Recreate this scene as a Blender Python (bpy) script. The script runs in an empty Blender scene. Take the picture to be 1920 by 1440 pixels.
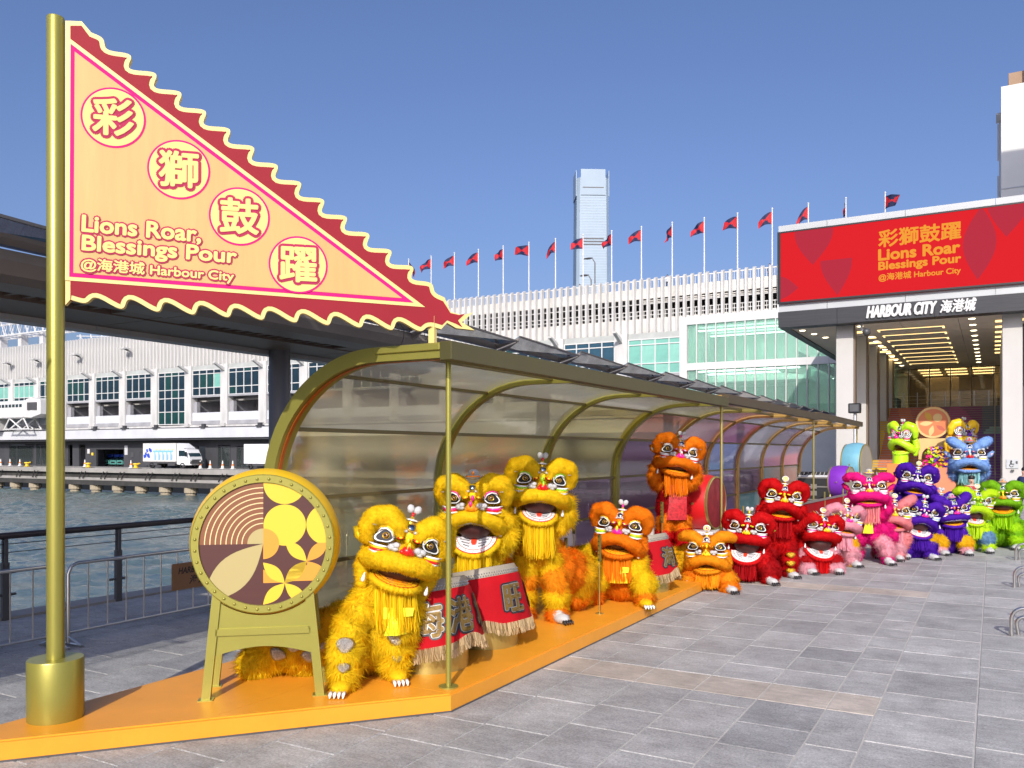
import bpy, math, random
import numpy as np
from mathutils import Vector, Matrix, Euler
from mathutils.geometry import tessellate_polygon
R = math.radians
scn = bpy.context.scene
COL = scn.collection

# ------------------------------------------------------------------ camera, sky, sun
YAW = math.atan2(902, 1580)
cd = bpy.data.cameras.new('camera'); cam = bpy.data.objects.new('camera', cd); COL.objects.link(cam)
cam.location = (0, 0, 2.2); cam.rotation_euler = (R(90), 0, YAW)
cd.sensor_fit = 'HORIZONTAL'; cd.sensor_width = 36; cd.lens = 36 * 1580 / 1920
cd.shift_y = 127 / 1920; cd.clip_start = .1; cd.clip_end = 9000
scn.camera = cam
SUN_EL = R(30); SUN_DIR = Vector((.375 * math.cos(SUN_EL), -.927 * math.cos(SUN_EL), math.sin(SUN_EL)))
wd = bpy.data.worlds.new('World'); scn.world = wd; wd.use_nodes = True
nt = wd.node_tree; bg = nt.nodes['Background']
sky = nt.nodes.new('ShaderNodeTexSky'); sky.sky_type = 'NISHITA'; sky.sun_disc = False
sky.sun_elevation = SUN_EL; sky.sun_rotation = math.atan2(.375, -.927)
sky.air_density = 1.0; sky.dust_density = 4.0; sky.ozone_density = 2.5; sky.altitude = 0
tn_ = nt.nodes.new('ShaderNodeMix'); tn_.data_type = 'RGBA'; tn_.blend_type = 'MULTIPLY'; tn_.inputs[0].default_value = 1
tn_.inputs[7].default_value = (.735, .775, 1, 1)      # the photograph's blue leans to violet
nt.links.new(sky.outputs[0], tn_.inputs[6]); nt.links.new(tn_.outputs[2], bg.inputs[0]); bg.inputs[1].default_value = .138
sl = bpy.data.lights.new('sun', 'SUN'); sl.energy = 3.8; sl.angle = R(.5); sl.color = (1, .94, .85)
so = bpy.data.objects.new('sun', sl); COL.objects.link(so)
so.rotation_euler = SUN_DIR.to_track_quat('Z', 'Y').to_euler(); so.location = (20, -40, 60)
scn.view_settings.view_transform = 'Standard'; scn.view_settings.look = 'None'
scn.view_settings.exposure = .2; scn.view_settings.gamma = 1; scn.view_settings.use_curve_mapping = False
scn.render.engine = 'CYCLES'
scn.cycles.max_bounces = 8; scn.cycles.transparent_max_bounces = 16; scn.cycles.diffuse_bounces = 4
scn.cycles.caustics_reflective = False; scn.cycles.caustics_refractive = False
scn.cycles.use_denoising = True; scn.cycles.sample_clamp_indirect = 4

# ------------------------------------------------------------------ helpers
def s2l(c):
    return tuple((x / 12.92 if x <= .04045 else ((x + .055) / 1.055) ** 2.4) for x in c)
def hx(h):
    return s2l(tuple(int(h[i:i + 2], 16) / 255 for i in (0, 2, 4)))
MATS = {}
def mat(name, col=(.5, .5, .5), rough=.6, metal=0., noise=None, bump=None, emit=0, sheen=0, spec=.5, transl=0, coat=0):
    """a Principled material; noise=(scale, amount[, stretch]) varies the colour, bump=(scale, strength) the relief"""
    if name in MATS: return MATS[name]
    m = bpy.data.materials.new(name); m.use_nodes = True; MATS[name] = m
    t = m.node_tree; n = t.nodes; p = n['Principled BSDF']; L = t.links.new
    if isinstance(col, str): col = hx(col)
    m.diffuse_color = (*col[:3], 1)
    p.inputs['Base Color'].default_value = (*col[:3], 1); p.inputs['Roughness'].default_value = rough
    p.inputs['Metallic'].default_value = metal; p.inputs['Specular IOR Level'].default_value = spec
    if sheen: p.inputs['Sheen Weight'].default_value = sheen
    if coat: p.inputs['Coat Weight'].default_value = coat; p.inputs['Coat Roughness'].default_value = .15
    if emit:
        p.inputs['Emission Color'].default_value = (*col[:3], 1); p.inputs['Emission Strength'].default_value = emit
    if noise or bump:
        tc = n.new('ShaderNodeTexCoord'); mp = n.new('ShaderNodeMapping'); L(tc.outputs['Object'], mp.inputs[0])
        if noise and len(noise) > 2: mp.inputs['Scale'].default_value = noise[2]
    if noise:
        nz = n.new('ShaderNodeTexNoise'); nz.inputs['Scale'].default_value = noise[0]; nz.inputs['Detail'].default_value = 5
        nz.inputs['Roughness'].default_value = .65
        L(mp.outputs[0], nz.inputs['Vector'])
        mr = n.new('ShaderNodeMapRange'); mr.inputs[1].default_value = .25; mr.inputs[2].default_value = .75
        mr.inputs[3].default_value = 1 - noise[1]; mr.inputs[4].default_value = 1 + noise[1] * .6
        L(nz.outputs[0], mr.inputs[0])
        mx = n.new('ShaderNodeVectorMath'); mx.operation = 'SCALE'; mx.inputs[0].default_value = col[:3]
        L(mr.outputs[0], mx.inputs['Scale']); L(mx.outputs[0], p.inputs['Base Color'])
    if bump:
        nb = n.new('ShaderNodeTexNoise'); nb.inputs['Scale'].default_value = bump[0]; nb.inputs['Detail'].default_value = 6
        L(mp.outputs[0], nb.inputs['Vector'])
        b = n.new('ShaderNodeBump'); b.inputs['Strength'].default_value = bump[1]; b.inputs['Distance'].default_value = .02
        L(nb.outputs[0], b.inputs['Height']); L(b.outputs[0], p.inputs['Normal'])
    if transl:
        tr = n.new('ShaderNodeBsdfTranslucent'); tr.inputs[0].default_value = (*col[:3], 1)
        mxs = n.new('ShaderNodeMixShader'); mxs.inputs[0].default_value = transl
        L(p.outputs[0], mxs.inputs[1]); L(tr.outputs[0], mxs.inputs[2]); L(mxs.outputs[0], n['Material Output'].inputs[0])
    return m
def furmat(name, col, var=.26):
    """fur: every strand carries its own random tone in the attribute tone"""
    if name in MATS: return MATS[name]
    m = bpy.data.materials.new(name); m.use_nodes = True; MATS[name] = m
    if isinstance(col, str): col = hx(col)
    m.diffuse_color = (*col, 1)
    t = m.node_tree; n = t.nodes; p = n['Principled BSDF']; L = t.links.new
    at = n.new('ShaderNodeAttribute'); at.attribute_name = 'tone'
    mr = n.new('ShaderNodeMapRange'); mr.inputs[3].default_value = 1 - var; mr.inputs[4].default_value = 1 + var * .7
    L(at.outputs['Fac'], mr.inputs[0])
    mx = n.new('ShaderNodeVectorMath'); mx.operation = 'SCALE'; mx.inputs[0].default_value = col
    L(mr.outputs[0], mx.inputs['Scale']); L(mx.outputs[0], p.inputs['Base Color'])
    p.inputs['Roughness'].default_value = .75; p.inputs['Specular IOR Level'].default_value = .25
    p.inputs['Sheen Weight'].default_value = .25; p.inputs['Sheen Tint'].default_value = (*col, 1)
    tr = n.new('ShaderNodeBsdfTranslucent'); L(mx.outputs[0], tr.inputs[0])
    ms = n.new('ShaderNodeMixShader'); ms.inputs[0].default_value = .42
    L(p.outputs[0], ms.inputs[1]); L(tr.outputs[0], ms.inputs[2]); L(ms.outputs[0], n['Material Output'].inputs[0])
    return m
def glass(name, tint, see=.6, haze=.15, rough=.05, hazecol=None, refl=1.5, wav=0, blur=0):
    """thin sheet: tinted see-through, a milky part and a glossy reflection"""
    if name in MATS: return MATS[name]
    m = bpy.data.materials.new(name); m.use_nodes = True; MATS[name] = m
    if isinstance(tint, str): tint = hx(tint)
    hazecol = hazecol or tint
    m.diffuse_color = (*tint, 1)
    t = m.node_tree; n = t.nodes; L = t.links.new; n.remove(n['Principled BSDF']); out = n['Material Output']
    tr = n.new('ShaderNodeBsdfTransparent'); tr.inputs[0].default_value = (*[c * see for c in tint], 1)
    if blur:      # frosted film: part of what is seen through is scattered
        rf = n.new('ShaderNodeBsdfRefraction'); rf.inputs[0].default_value = (*[min(1, c * see * 1.15) for c in tint], 1); rf.inputs['Roughness'].default_value = .42; rf.inputs['IOR'].default_value = 1.06
        mb = n.new('ShaderNodeMixShader'); mb.inputs[0].default_value = blur; L(tr.outputs[0], mb.inputs[1]); L(rf.outputs[0], mb.inputs[2]); tr = mb
    df = n.new('ShaderNodeBsdfDiffuse'); df.inputs[0].default_value = (*hazecol, 1)
    tl = n.new('ShaderNodeBsdfTranslucent'); tl.inputs[0].default_value = (*hazecol, 1)
    mm = n.new('ShaderNodeMixShader'); mm.inputs[0].default_value = .5; L(df.outputs[0], mm.inputs[1]); L(tl.outputs[0], mm.inputs[2])
    m1 = n.new('ShaderNodeMixShader'); m1.inputs[0].default_value = haze; L(tr.outputs[0], m1.inputs[1]); L(mm.outputs[0], m1.inputs[2])
    gl = n.new('ShaderNodeBsdfGlossy'); gl.inputs['Roughness'].default_value = rough
    fr = n.new('ShaderNodeFresnel'); fr.inputs[0].default_value = refl
    if wav:
        nz = n.new('ShaderNodeTexNoise'); nz.inputs['Scale'].default_value = 5; nz.inputs['Detail'].default_value = 3
        tc = n.new('ShaderNodeTexCoord'); L(tc.outputs['Object'], nz.inputs['Vector'])
        b = n.new('ShaderNodeBump'); b.inputs['Strength'].default_value = wav; b.inputs['Distance'].default_value = .03
        L(nz.outputs[0], b.inputs['Height']); L(b.outputs[0], gl.inputs['Normal']); L(b.outputs[0], fr.inputs['Normal'])
    m2 = n.new('ShaderNodeMixShader'); L(fr.outputs[0], m2.inputs[0]); L(m1.outputs[0], m2.inputs[1]); L(gl.outputs[0], m2.inputs[2])
    L(m2.outputs[0], out.inputs[0])
    return m

class MB:
    """collects shapes into one mesh"""
    def __init__(s): s.v = []; s.f = []; s.mi = []; s.cur = 0
    def m(s, i): s.cur = i; return s
    def add(s, vs, fs):
        o = len(s.v); s.v += [tuple(map(float, p)) for p in vs]
        for f in fs: s.f.append(tuple(i + o for i in f)); s.mi.append(s.cur)
        return s
    def box(s, a, b, M=None):
        x0, y0, z0 = a; x1, y1, z1 = b
        vs = [(x0, y0, z0), (x1, y0, z0), (x1, y1, z0), (x0, y1, z0), (x0, y0, z1), (x1, y0, z1), (x1, y1, z1), (x0, y1, z1)]
        if M is not None: vs = [M @ Vector(p) for p in vs]
        return s.add(vs, [(3, 2, 1, 0), (4, 5, 6, 7), (0, 1, 5, 4), (1, 2, 6, 5), (2, 3, 7, 6), (3, 0, 4, 7)])
    def bbox(s, a, b, c=.01, M=None):
        """box with chamfered vertical and horizontal edges (cheap bevel)"""
        x0, y0, z0 = a; x1, y1, z1 = b
        rings = []
        for z, k in ((z0, c), (z0 + c, 0), (z1 - c, 0), (z1, c)):
            rings.append([(x0 + c + 0, y0 + k, z), (x1 - c, y0 + k, z), (x1 - k, y0 + c, z), (x1 - k, y1 - c, z),
                          (x1 - c, y1 - k, z), (x0 + c, y1 - k, z), (x0 + k, y1 - c, z), (x0 + k, y0 + c, z)])
        return s.loft(rings, True, M)
    def loft(s, rings, caps=True, M=None):
        n = len(rings[0]); vs = [p for r in rings for p in r]; fs = []
        for i in range(len(rings) - 1):
            for j in range(n):
                a = i * n + j; b = i * n + (j + 1) % n
                fs.append((a, b, b + n, a + n))
        if caps: fs.append(tuple(reversed(range(n)))); fs.append(tuple(range((len(rings) - 1) * n, len(rings) * n)))
        if M is not None: vs = [M @ Vector(p) for p in vs]
        return s.add(vs, fs)
    def tube(s, pts, rad, n=8, caps=True, flat=1):
        pts = [Vector(p) for p in pts]
        if not hasattr(rad, '__len__'): rad = [rad] * len(pts)
        rings = []; up = Vector((0, 0, 1))
        prev = None
        for i, p in enumerate(pts):
            d = (pts[min(i + 1, len(pts) - 1)] - pts[max(i - 1, 0)]).normalized()
            if prev is None:
                a = d.cross(up if abs(d.z) < .95 else Vector((1, 0, 0))).normalized()
            else:
                a = (prev - d * prev.dot(d)).normalized()
            prev = a; b = d.cross(a)
            rings.append([p + (a * math.cos(2 * math.pi * k / n) + b * math.sin(2 * math.pi * k / n) * flat) * rad[i] for k in range(n)])
        return s.loft(rings, caps)
    def lathe(s, prof, n=24, M=None, caps=False):
        return s.loft([[(r * math.cos(2 * math.pi * k / n), r * math.sin(2 * math.pi * k / n), z) for k in range(n)] for r, z in prof], caps, M)
    def ell(s, c, r, M=None, nu=12, nv=8):
        c = Vector(c); vs = []; fs = []
        for j in range(nv + 1):
            th = math.pi * j / nv
            for i in range(nu):
                ph = 2 * math.pi * i / nu
                q = Vector((r[0] * math.sin(th) * math.cos(ph), r[1] * math.sin(th) * math.sin(ph), r[2] * math.cos(th)))
                if M is not None: q = M @ q
                vs.append(c + q)
        for j in range(nv):
            for i in range(nu):
                a = j * nu + i; b = j * nu + (i + 1) % nu
                fs.append((a, a + nu, b + nu, b))
        return s.add(vs, fs)
    def poly(s, pts2, z0=0, z1=None, M=None):
        """flat polygon in local xy at z0, or a prism z0..z1"""
        pts = [Vector((p[0], p[1], 0)) for p in pts2]; n = len(pts)
        area = sum(pts2[i][0] * pts2[(i + 1) % n][1] - pts2[(i + 1) % n][0] * pts2[i][1] for i in range(n))
        tr = tessellate_polygon([pts])
        def orient(t):
            a, b, c = (pts[i] for i in t); cr = (b - a).cross(c - a).z
            return t if cr > 0 else (t[0], t[2], t[1])
        tr = [orient(t) for t in tr]
        zt = z0 if z1 is None else z1
        vs = [(p[0], p[1], zt) for p in pts2]; fs = list(tr)
        if z1 is not None:
            vs += [(p[0], p[1], z0) for p in pts2]
            fs += [tuple(i + n for i in reversed(t)) for t in tr]
            for i in range(n):
                j = (i + 1) % n
                fs.append((i, i + n, j + n, j) if area > 0 else (j, j + n, i + n, i))
        if M is not None: vs = [M @ Vector(p) for p in vs]
        return s.add(vs, fs)
    def mesh(s, name, mats, smooth=False):
        me = bpy.data.meshes.new(name); me.from_pydata(s.v, [], s.f)
        for m in (mats if isinstance(mats, (list, tuple)) else [mats]): me.materials.append(m)
        me.polygons.foreach_set('material_index', s.mi)
        me.update()
        if smooth is True: me.shade_smooth()
        elif smooth:
            me.shade_smooth(); me.set_sharp_from_angle(angle=R(smooth))
        return me
    def build(s, name, mats, parent=None, smooth=False, **kw):
        return obj(name, s.mesh(name, mats, smooth), parent, **kw)
def obj(name, me, parent=None, loc=None, rot=None, scale=None, **tags):
    o = bpy.data.objects.new(name, me); COL.objects.link(o)
    if parent is not None: o.parent = parent
    if loc is not None: o.location = loc
    if rot is not None: o.rotation_euler = rot
    if scale is not None: o.scale = scale if hasattr(scale, '__len__') else (scale,) * 3
    for k, v in tags.items(): o[k] = v
    return o
def thing(name, label, cat, loc=(0, 0, 0), rz=0, group=None):
    o = obj(name, None, None, loc, (0, 0, rz)); o.empty_display_size = .2
    return tag(o, label, cat, group)
def tag(o, label, cat, group=None):
    o['label'] = label; o['category'] = cat
    if group: o['group'] = group
    return o
def struct(o, kind='structure'):
    o['kind'] = kind; return o
def copy_tree(o, parent=None):
    c = o.copy(); COL.objects.link(c); c.parent = parent
    for ch in o.children: copy_tree(ch, c)
    return c
def slotmats(o, mats):
    """materials on the object, so that copies of one mesh can differ"""
    for i, m in enumerate(mats):
        if i < len(o.material_slots):
            o.material_slots[i].link = 'OBJECT'; o.material_slots[i].material = m
def frame(p, ex, ey):
    """matrix with local x along ex, local y along ey, origin p"""
    ex = Vector(ex).normalized(); ey = Vector(ey).normalized(); ez = ex.cross(ey)
    return Matrix(((ex.x, ey.x, ez.x, p[0]), (ex.y, ey.y, ez.y, p[1]), (ex.z, ey.z, ez.z, p[2]), (0, 0, 0, 1)))
def text_mesh(body, size=1, bold=0., shear=0., width=None, height=None, depth=0., align='LEFT', res=3, spacing=1):
    """mesh of a line of lettering in local xy, scaled to width x height when given"""
    c = bpy.data.curves.new('lettering', 'FONT'); c.body = body; c.size = 1; c.offset = bold; c.shear = shear
    c.resolution_u = res; c.extrude = depth; c.space_character = spacing
    o = bpy.data.objects.new('lettering', c); COL.objects.link(o)
    me = bpy.data.meshes.new_from_object(o.evaluated_get(bpy.context.evaluated_depsgraph_get()))
    bpy.data.objects.remove(o); bpy.data.curves.remove(c)
    n = len(me.vertices); co = np.empty(n * 3); me.vertices.foreach_get('co', co); co = co.reshape(-1, 3)
    lo = co.min(0); hi = co.max(0); w, h = (hi - lo)[:2]
    sx = sy = size
    if width and height: sx = width / w; sy = height / h
    elif width: sx = sy = width / w
    elif height: sx = sy = height / h
    co[:, 0] = (co[:, 0] - lo[0]) * sx; co[:, 1] = (co[:, 1] - lo[1]) * sy
    if align == 'CENTER': co[:, 0] -= w * sx / 2; co[:, 1] -= h * sy / 2
    me.vertices.foreach_set('co', co.ravel()); me.update()
    return me
def fatten(me, r, n=10, rings=1):
    """heavier lettering: shifted copies of the same outline, each a hair behind the last"""
    nv = len(me.vertices); co = np.empty(nv * 3); me.vertices.foreach_get('co', co); co = co.reshape(-1, 3)
    fs = [tuple(p.vertices) for p in me.polygons]; V = [tuple(c) for c in co]; F = list(fs); k = 0
    for q in range(rings):
        for i in range(n):
            a = 2 * math.pi * (i + .5 * q) / n; k += 1; d = np.array([r * (q + 1) / rings * math.cos(a), r * (q + 1) / rings * math.sin(a), -.00012 * k]); o = len(V)
            V += [tuple(c + d) for c in co]; F += [tuple(j + o for j in f) for f in fs]
    m2 = bpy.data.meshes.new('lettering'); m2.from_pydata(V, [], F); m2.update(); return m2
def add_text(name, body, m, M, parent=None, fat=0, **kw):
    me = text_mesh(body, **kw)
    if fat: me = fatten(me, fat, 8 if fat < .02 else 14, 1 if fat < .02 else 2)
    me.transform(M); me.materials.clear(); me.materials.append(m)
    return obj(name, me, parent)
def circle(cx, cy, r, n=40, a0=0, a1=2 * math.pi):
    return [(cx + r * math.cos(a0 + (a1 - a0) * i / n), cy + r * math.sin(a0 + (a1 - a0) * i / n)) for i in range(n if a1 - a0 > 6.28 else n + 1)]
def clip(poly, fn, grad):
    """Sutherland-Hodgman against one half-plane fn(p) >= 0 (linear)"""
    out = []
    for i in range(len(poly)):
        a, b = poly[i], poly[(i + 1) % len(poly)]; fa, fb = fn(a), fn(b)
        if fa >= 0: out.append(a)
        if (fa >= 0) != (fb >= 0):
            t = fa / (fa - fb); out.append((a[0] + (b[0] - a[0]) * t, a[1] + (b[1] - a[1]) * t))
    return out
def clip_disc(poly, r, n=64):
    for i in range(n):
        a = 2 * math.pi * i / n; nx, ny = math.cos(a), math.sin(a)
        poly = clip(poly, lambda p: r - p[0] * nx - p[1] * ny, None)
        if len(poly) < 3: return []
    return poly
def leaf(p, q, bulge, n=14):
    """pointed leaf between p and q, each side bulging by bulge * length"""
    p = Vector(p); q = Vector(q); d = q - p; nrm = Vector((-d.y, d.x)); out = []
    for k in range(n + 1): t = k / n; out.append(tuple(p + d * t + nrm * bulge * math.sin(math.pi * t)))
    for k in range(1, n): t = 1 - k / n; out.append(tuple(p + d * t - nrm * bulge * math.sin(math.pi * t)))
    return out
rng = random.Random(7)

# ------------------------------------------------------------------ shared materials
M_white = mat('white_paint', (.64, .64, .63), .55, noise=(.6, .12), bump=(6, .1))
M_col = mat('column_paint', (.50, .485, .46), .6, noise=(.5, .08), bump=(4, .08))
M_white2 = mat('weathered_white_paint', (.575, .57, .555), .65, noise=(.9, .26, (1, 1, .22)), bump=(5, .15))
M_olive = mat('olive_gold_paint', (.36, .33, .07), .36, .55, noise=(3, .06), bump=(60, .03))
M_gold = mat('gold_paint', (.46, .38, .12), .34, .7, noise=(4, .06))
M_amber = mat('amber_lit_gold', (.55, .33, .09), .4, .35, noise=(3, .08))  # arch gold turned amber, the warm light of the far bays in its colour
M_orange = mat('orange_laminate', (.80, .325, .02), .45, noise=(2.2, .10), bump=(90, .03))
M_steel = mat('brushed_steel', (.55, .54, .52), .28, .95, noise=(20, .1))
M_darksteel = mat('grey_painted_steel', (.10, .10, .105), .45, .3, noise=(3, .15))
M_black = mat('black_plastic', (.015, .015, .017), .4)
M_glassdark = mat('dark_window_glass', (.02, .045, .06), .06, 0, noise=(.4, .5), spec=.9)
M_red = mat('red_lacquer', (.6, .012, .015), .4)

# ------------------------------------------------------------------ ground, paving, water
def stone(name, col, speck=.62):
    m = bpy.data.materials.new(name); m.use_nodes = True; t = m.node_tree; n = t.nodes; L = t.links.new; p = n['Principled BSDF']
    m.diffuse_color = (*col, 1)
    g = n.new('ShaderNodeNewGeometry'); oi = n.new('ShaderNodeObjectInfo')
    def nz(sc, det, rg=.6, scale=None):
        x = n.new('ShaderNodeTexNoise'); x.inputs['Scale'].default_value = sc; x.inputs['Detail'].default_value = det; x.inputs['Roughness'].default_value = rg
        if scale:
            mp = n.new('ShaderNodeMapping'); mp.inputs['Scale'].default_value = scale; L(g.outputs['Position'], mp.inputs[0]); L(mp.outputs[0], x.inputs['Vector'])
        else: L(g.outputs['Position'], x.inputs['Vector'])
        return x
    def rngmap(src, a, b, c, d):
        r = n.new('ShaderNodeMapRange'); r.inputs[1].default_value = a; r.inputs[2].default_value = b; r.inputs[3].default_value = c; r.inputs[4].default_value = d
        L(src, r.inputs[0]); return r.outputs[0]
    def mul(a, b):
        x = n.new('ShaderNodeMath'); x.operation = 'MULTIPLY'; L(a, x.inputs[0]); L(b, x.inputs[1]); return x.outputs[0]
    f = mul(rngmap(nz(48, 6, .9).outputs[0], .3, .7, 1 - speck, 1 + speck), rngmap(nz(1.3, 8, .75).outputs[0], .3, .7, .68, 1.3))
    f = mul(f, rngmap(nz(14, 6, .8, (.35, 1, 1)).outputs[0], .3, .7, .78, 1.22))
    f = mul(f, rngmap(oi.outputs['Random'], 0, 1, .93, 1.07))
    # pale scuffs and spilt drops with a shape of their own
    f = mul(f, rngmap(nz(3.3, 8, .75).outputs[0], .58, .75, 1, 1.45))
    f = mul(f, rngmap(nz(26, 2, .5).outputs[0], .22, .3, .6, 1))
    v = n.new('ShaderNodeVectorMath'); v.operation = 'SCALE'; v.inputs[0].default_value = col; L(f, v.inputs['Scale']); L(v.outputs[0], p.inputs['Base Color'])
    L(rngmap(nz(4, 5).outputs[0], .3, .7, .5, .8), p.inputs['Roughness'])
    b = n.new('ShaderNodeBump'); b.inputs['Strength'].default_value = .5; b.inputs['Distance'].default_value = .006
    L(nz(80, 4, .8).outputs[0], b.inputs['Height']); L(b.outputs[0], p.inputs['Normal'])
    return m
ST = [stone('grey_granite', (.33, .328, .322)), stone('mid_grey_granite', (.35, .348, .34)), stone('pale_grey_granite', (.38, .376, .366)),
      stone('blue_grey_granite', (.285, .285, .285)), stone('pinkish_granite', (.44, .39, .335), .2)]
M_grout = mat('cement_grout', (.47, .45, .42), .9, noise=(8, .2))

g = MB().box((-11.45, -60, -.6), (90, 150, -.014)); ground = struct(g.build('ground', mat('ground_screed', (.2, .2, .2), .9, noise=(2, .2))))
plaza = struct(MB().box((-6.4, -10, -.0139), (30, 60, -.007)).build('plaza_paving', M_grout))
prom = struct(MB().box((-11.45, -20, -.0139), (-6.4, 60, -.007)).build('promenade_paving', M_grout))
unit_slab = MB().add([(0, 0, 0), (1, 0, 0), (1, 1, 0), (0, 1, 0), (.004, .004, .012), (.996, .004, .012), (.996, .996, .012), (.004, .996, .012)],
    [(4, 5, 6, 7), (0, 1, 5, 4), (1, 2, 6, 5), (2, 3, 7, 6), (3, 0, 4, 7)])
slab_meshes = [unit_slab.mesh('paving_slab', m) for m in ST]
def cam_uv(x, y, z=0):
    ca, sa = math.cos(YAW), math.sin(YAW); xc = x * ca + y * sa; d = -x * sa + y * ca
    return (960 + 1580 * xc / d, 847 - 1580 * (z - 2.2) / d, d) if d > .3 else (-9e9, 0, d)
ex = [-1.24 - .5833 * k for k in range(10, 0, -1)] + [-1.24, -.86, -.12] + [.48 + .6 * k for k in range(40)]
slabs = []
r2 = random.Random(3)
for i in range(len(ex) - 1):
    y = -4 + r2.random() * .3
    while y < 48:
        L = r2.choice((.59, .59, .885, .885)) if ex[i] < -1 else r2.choice((.6, .9, .9, 1.2))
        for s0 in (7.59, 14.12, 20.65, 27.2):
            if ex[i] < -1 and y < s0 - 1e-6 and y + L > s0 - .25: L = s0 - y
            if ex[i] < -1 and abs(y - s0) < 1e-6: L = .59
        pale = ex[i] < -1 and any(abs(y - s0) < 1e-6 for s0 in (7.59, 14.12, 20.65, 27.2))
        k = 4 if pale else r2.choices((0, 1, 2, 3), (6, 6, 2, .35) if ex[i] < -1 else (3, 6, 5, .5))[0]
        if ex[i] < -1.3 and ex[i] > -1.9 and abs(y - 7.0) < .3: k = 3
        slabs.append((ex[i], y, ex[i + 1] - ex[i], L, k)); y += L
def slab_seen(s):
    cx, cy = s[0] + s[2] / 2, s[1] + s[3] / 2; u, v, d = cam_uv(cx, cy)
    if d < 1 or u < -150 or u > 2070 or v > 1560: return False
    return not (-6.5 < cx < -4.0 and cy < 13.2 and cy > 3.6)
seen = sorted((s for s in slabs if slab_seen(s)), key=lambda s: cam_uv(s[0] + s[2] / 2, s[1] + s[3] / 2)[2])[:300]
far = MB()
GAP = .007
for s in slabs:
    if s in seen: continue
    far.m(s[4]); far.add([(s[0] + GAP + p[0] * (s[2] - 2 * GAP), s[1] + GAP + p[1] * (s[3] - 2 * GAP), -.0068 + p[2] * .55) for p in unit_slab.v], unit_slab.f)
struct(far.build('far_paving_slabs', ST, plaza), 'stuff')
for s in seen:
    obj('paving_slab', slab_meshes[s[4]], plaza, (s[0] + GAP, s[1] + GAP, -.0068 + r2.uniform(-.0006, .0006)), None, (s[2] - 2 * GAP, s[3] - 2 * GAP, .55))
pm = MB()
for i in range(8):
    y = -6 + (i % 2) * .45
    while y < 45:
        pm.m(r2.choice((0, 0, 1, 3))); x0 = -11.2 + i * .6
        pm.add([(x0 + GAP + p[0] * (.6 - 2 * GAP), y + GAP + p[1] * (.9 - 2 * GAP), -.0068 + p[2] * .55) for p in unit_slab.v], unit_slab.f); y += .9
struct(pm.build('promenade_slabs', ST, prom), 'stuff')
struct(MB().box((-11.62, -60, -4.5), (-11.2, 150, .03)).build('sea_wall', mat('sea_wall_concrete', (.3, .29, .27), .85, noise=(1.5, .25))))

def watermat():
    m = bpy.data.materials.new('harbour_water'); m.use_nodes = True; t = m.node_tree; n = t.nodes; L = t.links.new; p = n['Principled BSDF']
    p.inputs['Base Color'].default_value = (.085, .125, .125, 1); p.inputs['Roughness'].default_value = .12; p.inputs['IOR'].default_value = 1.33
    g = n.new('ShaderNodeNewGeometry'); mp = n.new('ShaderNodeMapping'); mp.inputs['Scale'].default_value = (.8, 1.0, 1); mp.inputs['Rotation'].default_value = (0, 0, .5); L(g.outputs['Position'], mp.inputs[0])
    a = n.new('ShaderNodeTexNoise'); a.inputs['Scale'].default_value = 3.5; a.inputs['Detail'].default_value = 5; a.inputs['Roughness'].default_value = .6; a.inputs['Distortion'].default_value = .6; L(mp.outputs[0], a.inputs['Vector'])
    w = n.new('ShaderNodeTexNoise'); w.inputs['Scale'].default_value = .12; w.inputs['Detail'].default_value = 3; L(mp.outputs[0], w.inputs['Vector'])
    ad = n.new('ShaderNodeMath'); ad.operation = 'MULTIPLY_ADD'; L(w.outputs[0], ad.inputs[0]); ad.inputs[1].default_value = 1.2; L(a.outputs[0], ad.inputs[2])
    b = n.new('ShaderNodeBump'); b.inputs['Strength'].default_value = 1; b.inputs['Distance'].default_value = .06
    L(ad.outputs[0], b.inputs['Height']); L(b.outputs[0], p.inputs['Normal']); return m
wat = watermat()
def sea():
    """near water as real waves, so that it keeps its ripples at a flat angle; a plain sheet goes on beyond"""
    rg = np.random.default_rng(5); xs = np.arange(-172, -11.25, .42); ys = np.arange(-12, 80.6, .42); X, Y = np.meshgrid(xs, ys); Z = np.zeros_like(X)
    for k in range(46):
        wl = .9 * 1.085 ** k if k < 24 else rg.uniform(.9, 2.6); a = -1.0 + rg.normal() * .75; amp = .013 * wl ** .72 * rg.uniform(.5, 1.2) * (1 if wl < 5 else .6); kx, ky = math.cos(a) * 6.283 / wl, math.sin(a) * 6.283 / wl
        ph = kx * X + ky * Y + rg.uniform(0, 6.28) + .5 * np.sin(.21 * X + .13 * Y + k)
        Z += amp * (np.sin(ph) + .25 * np.sin(2 * ph))
    Z *= .75 + .5 * np.sin(.07 * X + .11 * Y) * np.sin(.13 * X - .05 * Y + 1)
    n, m = X.shape; V = np.stack([X, Y, Z - 4.0], -1).reshape(-1, 3); I = np.arange(n * m).reshape(n, m)
    F = np.stack([I[:-1, :-1], I[:-1, 1:], I[1:, 1:], I[1:, :-1]], -1).reshape(-1, 4)
    me = bpy.data.meshes.new('harbour_water'); me.vertices.add(len(V)); me.vertices.foreach_set('co', V.ravel()); me.loops.add(F.size); me.loops.foreach_set('vertex_index', F.ravel())
    me.polygons.add(len(F)); me.polygons.foreach_set('loop_start', np.arange(len(F)) * 4); me.update(calc_edges=True); me.shade_smooth(); me.materials.append(wat); return obj('harbour_water', me)
struct(sea())
struct(MB().box((-1800, -400, -9), (-11.3, 95, -4.7)).build('open_water', wat))

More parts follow.
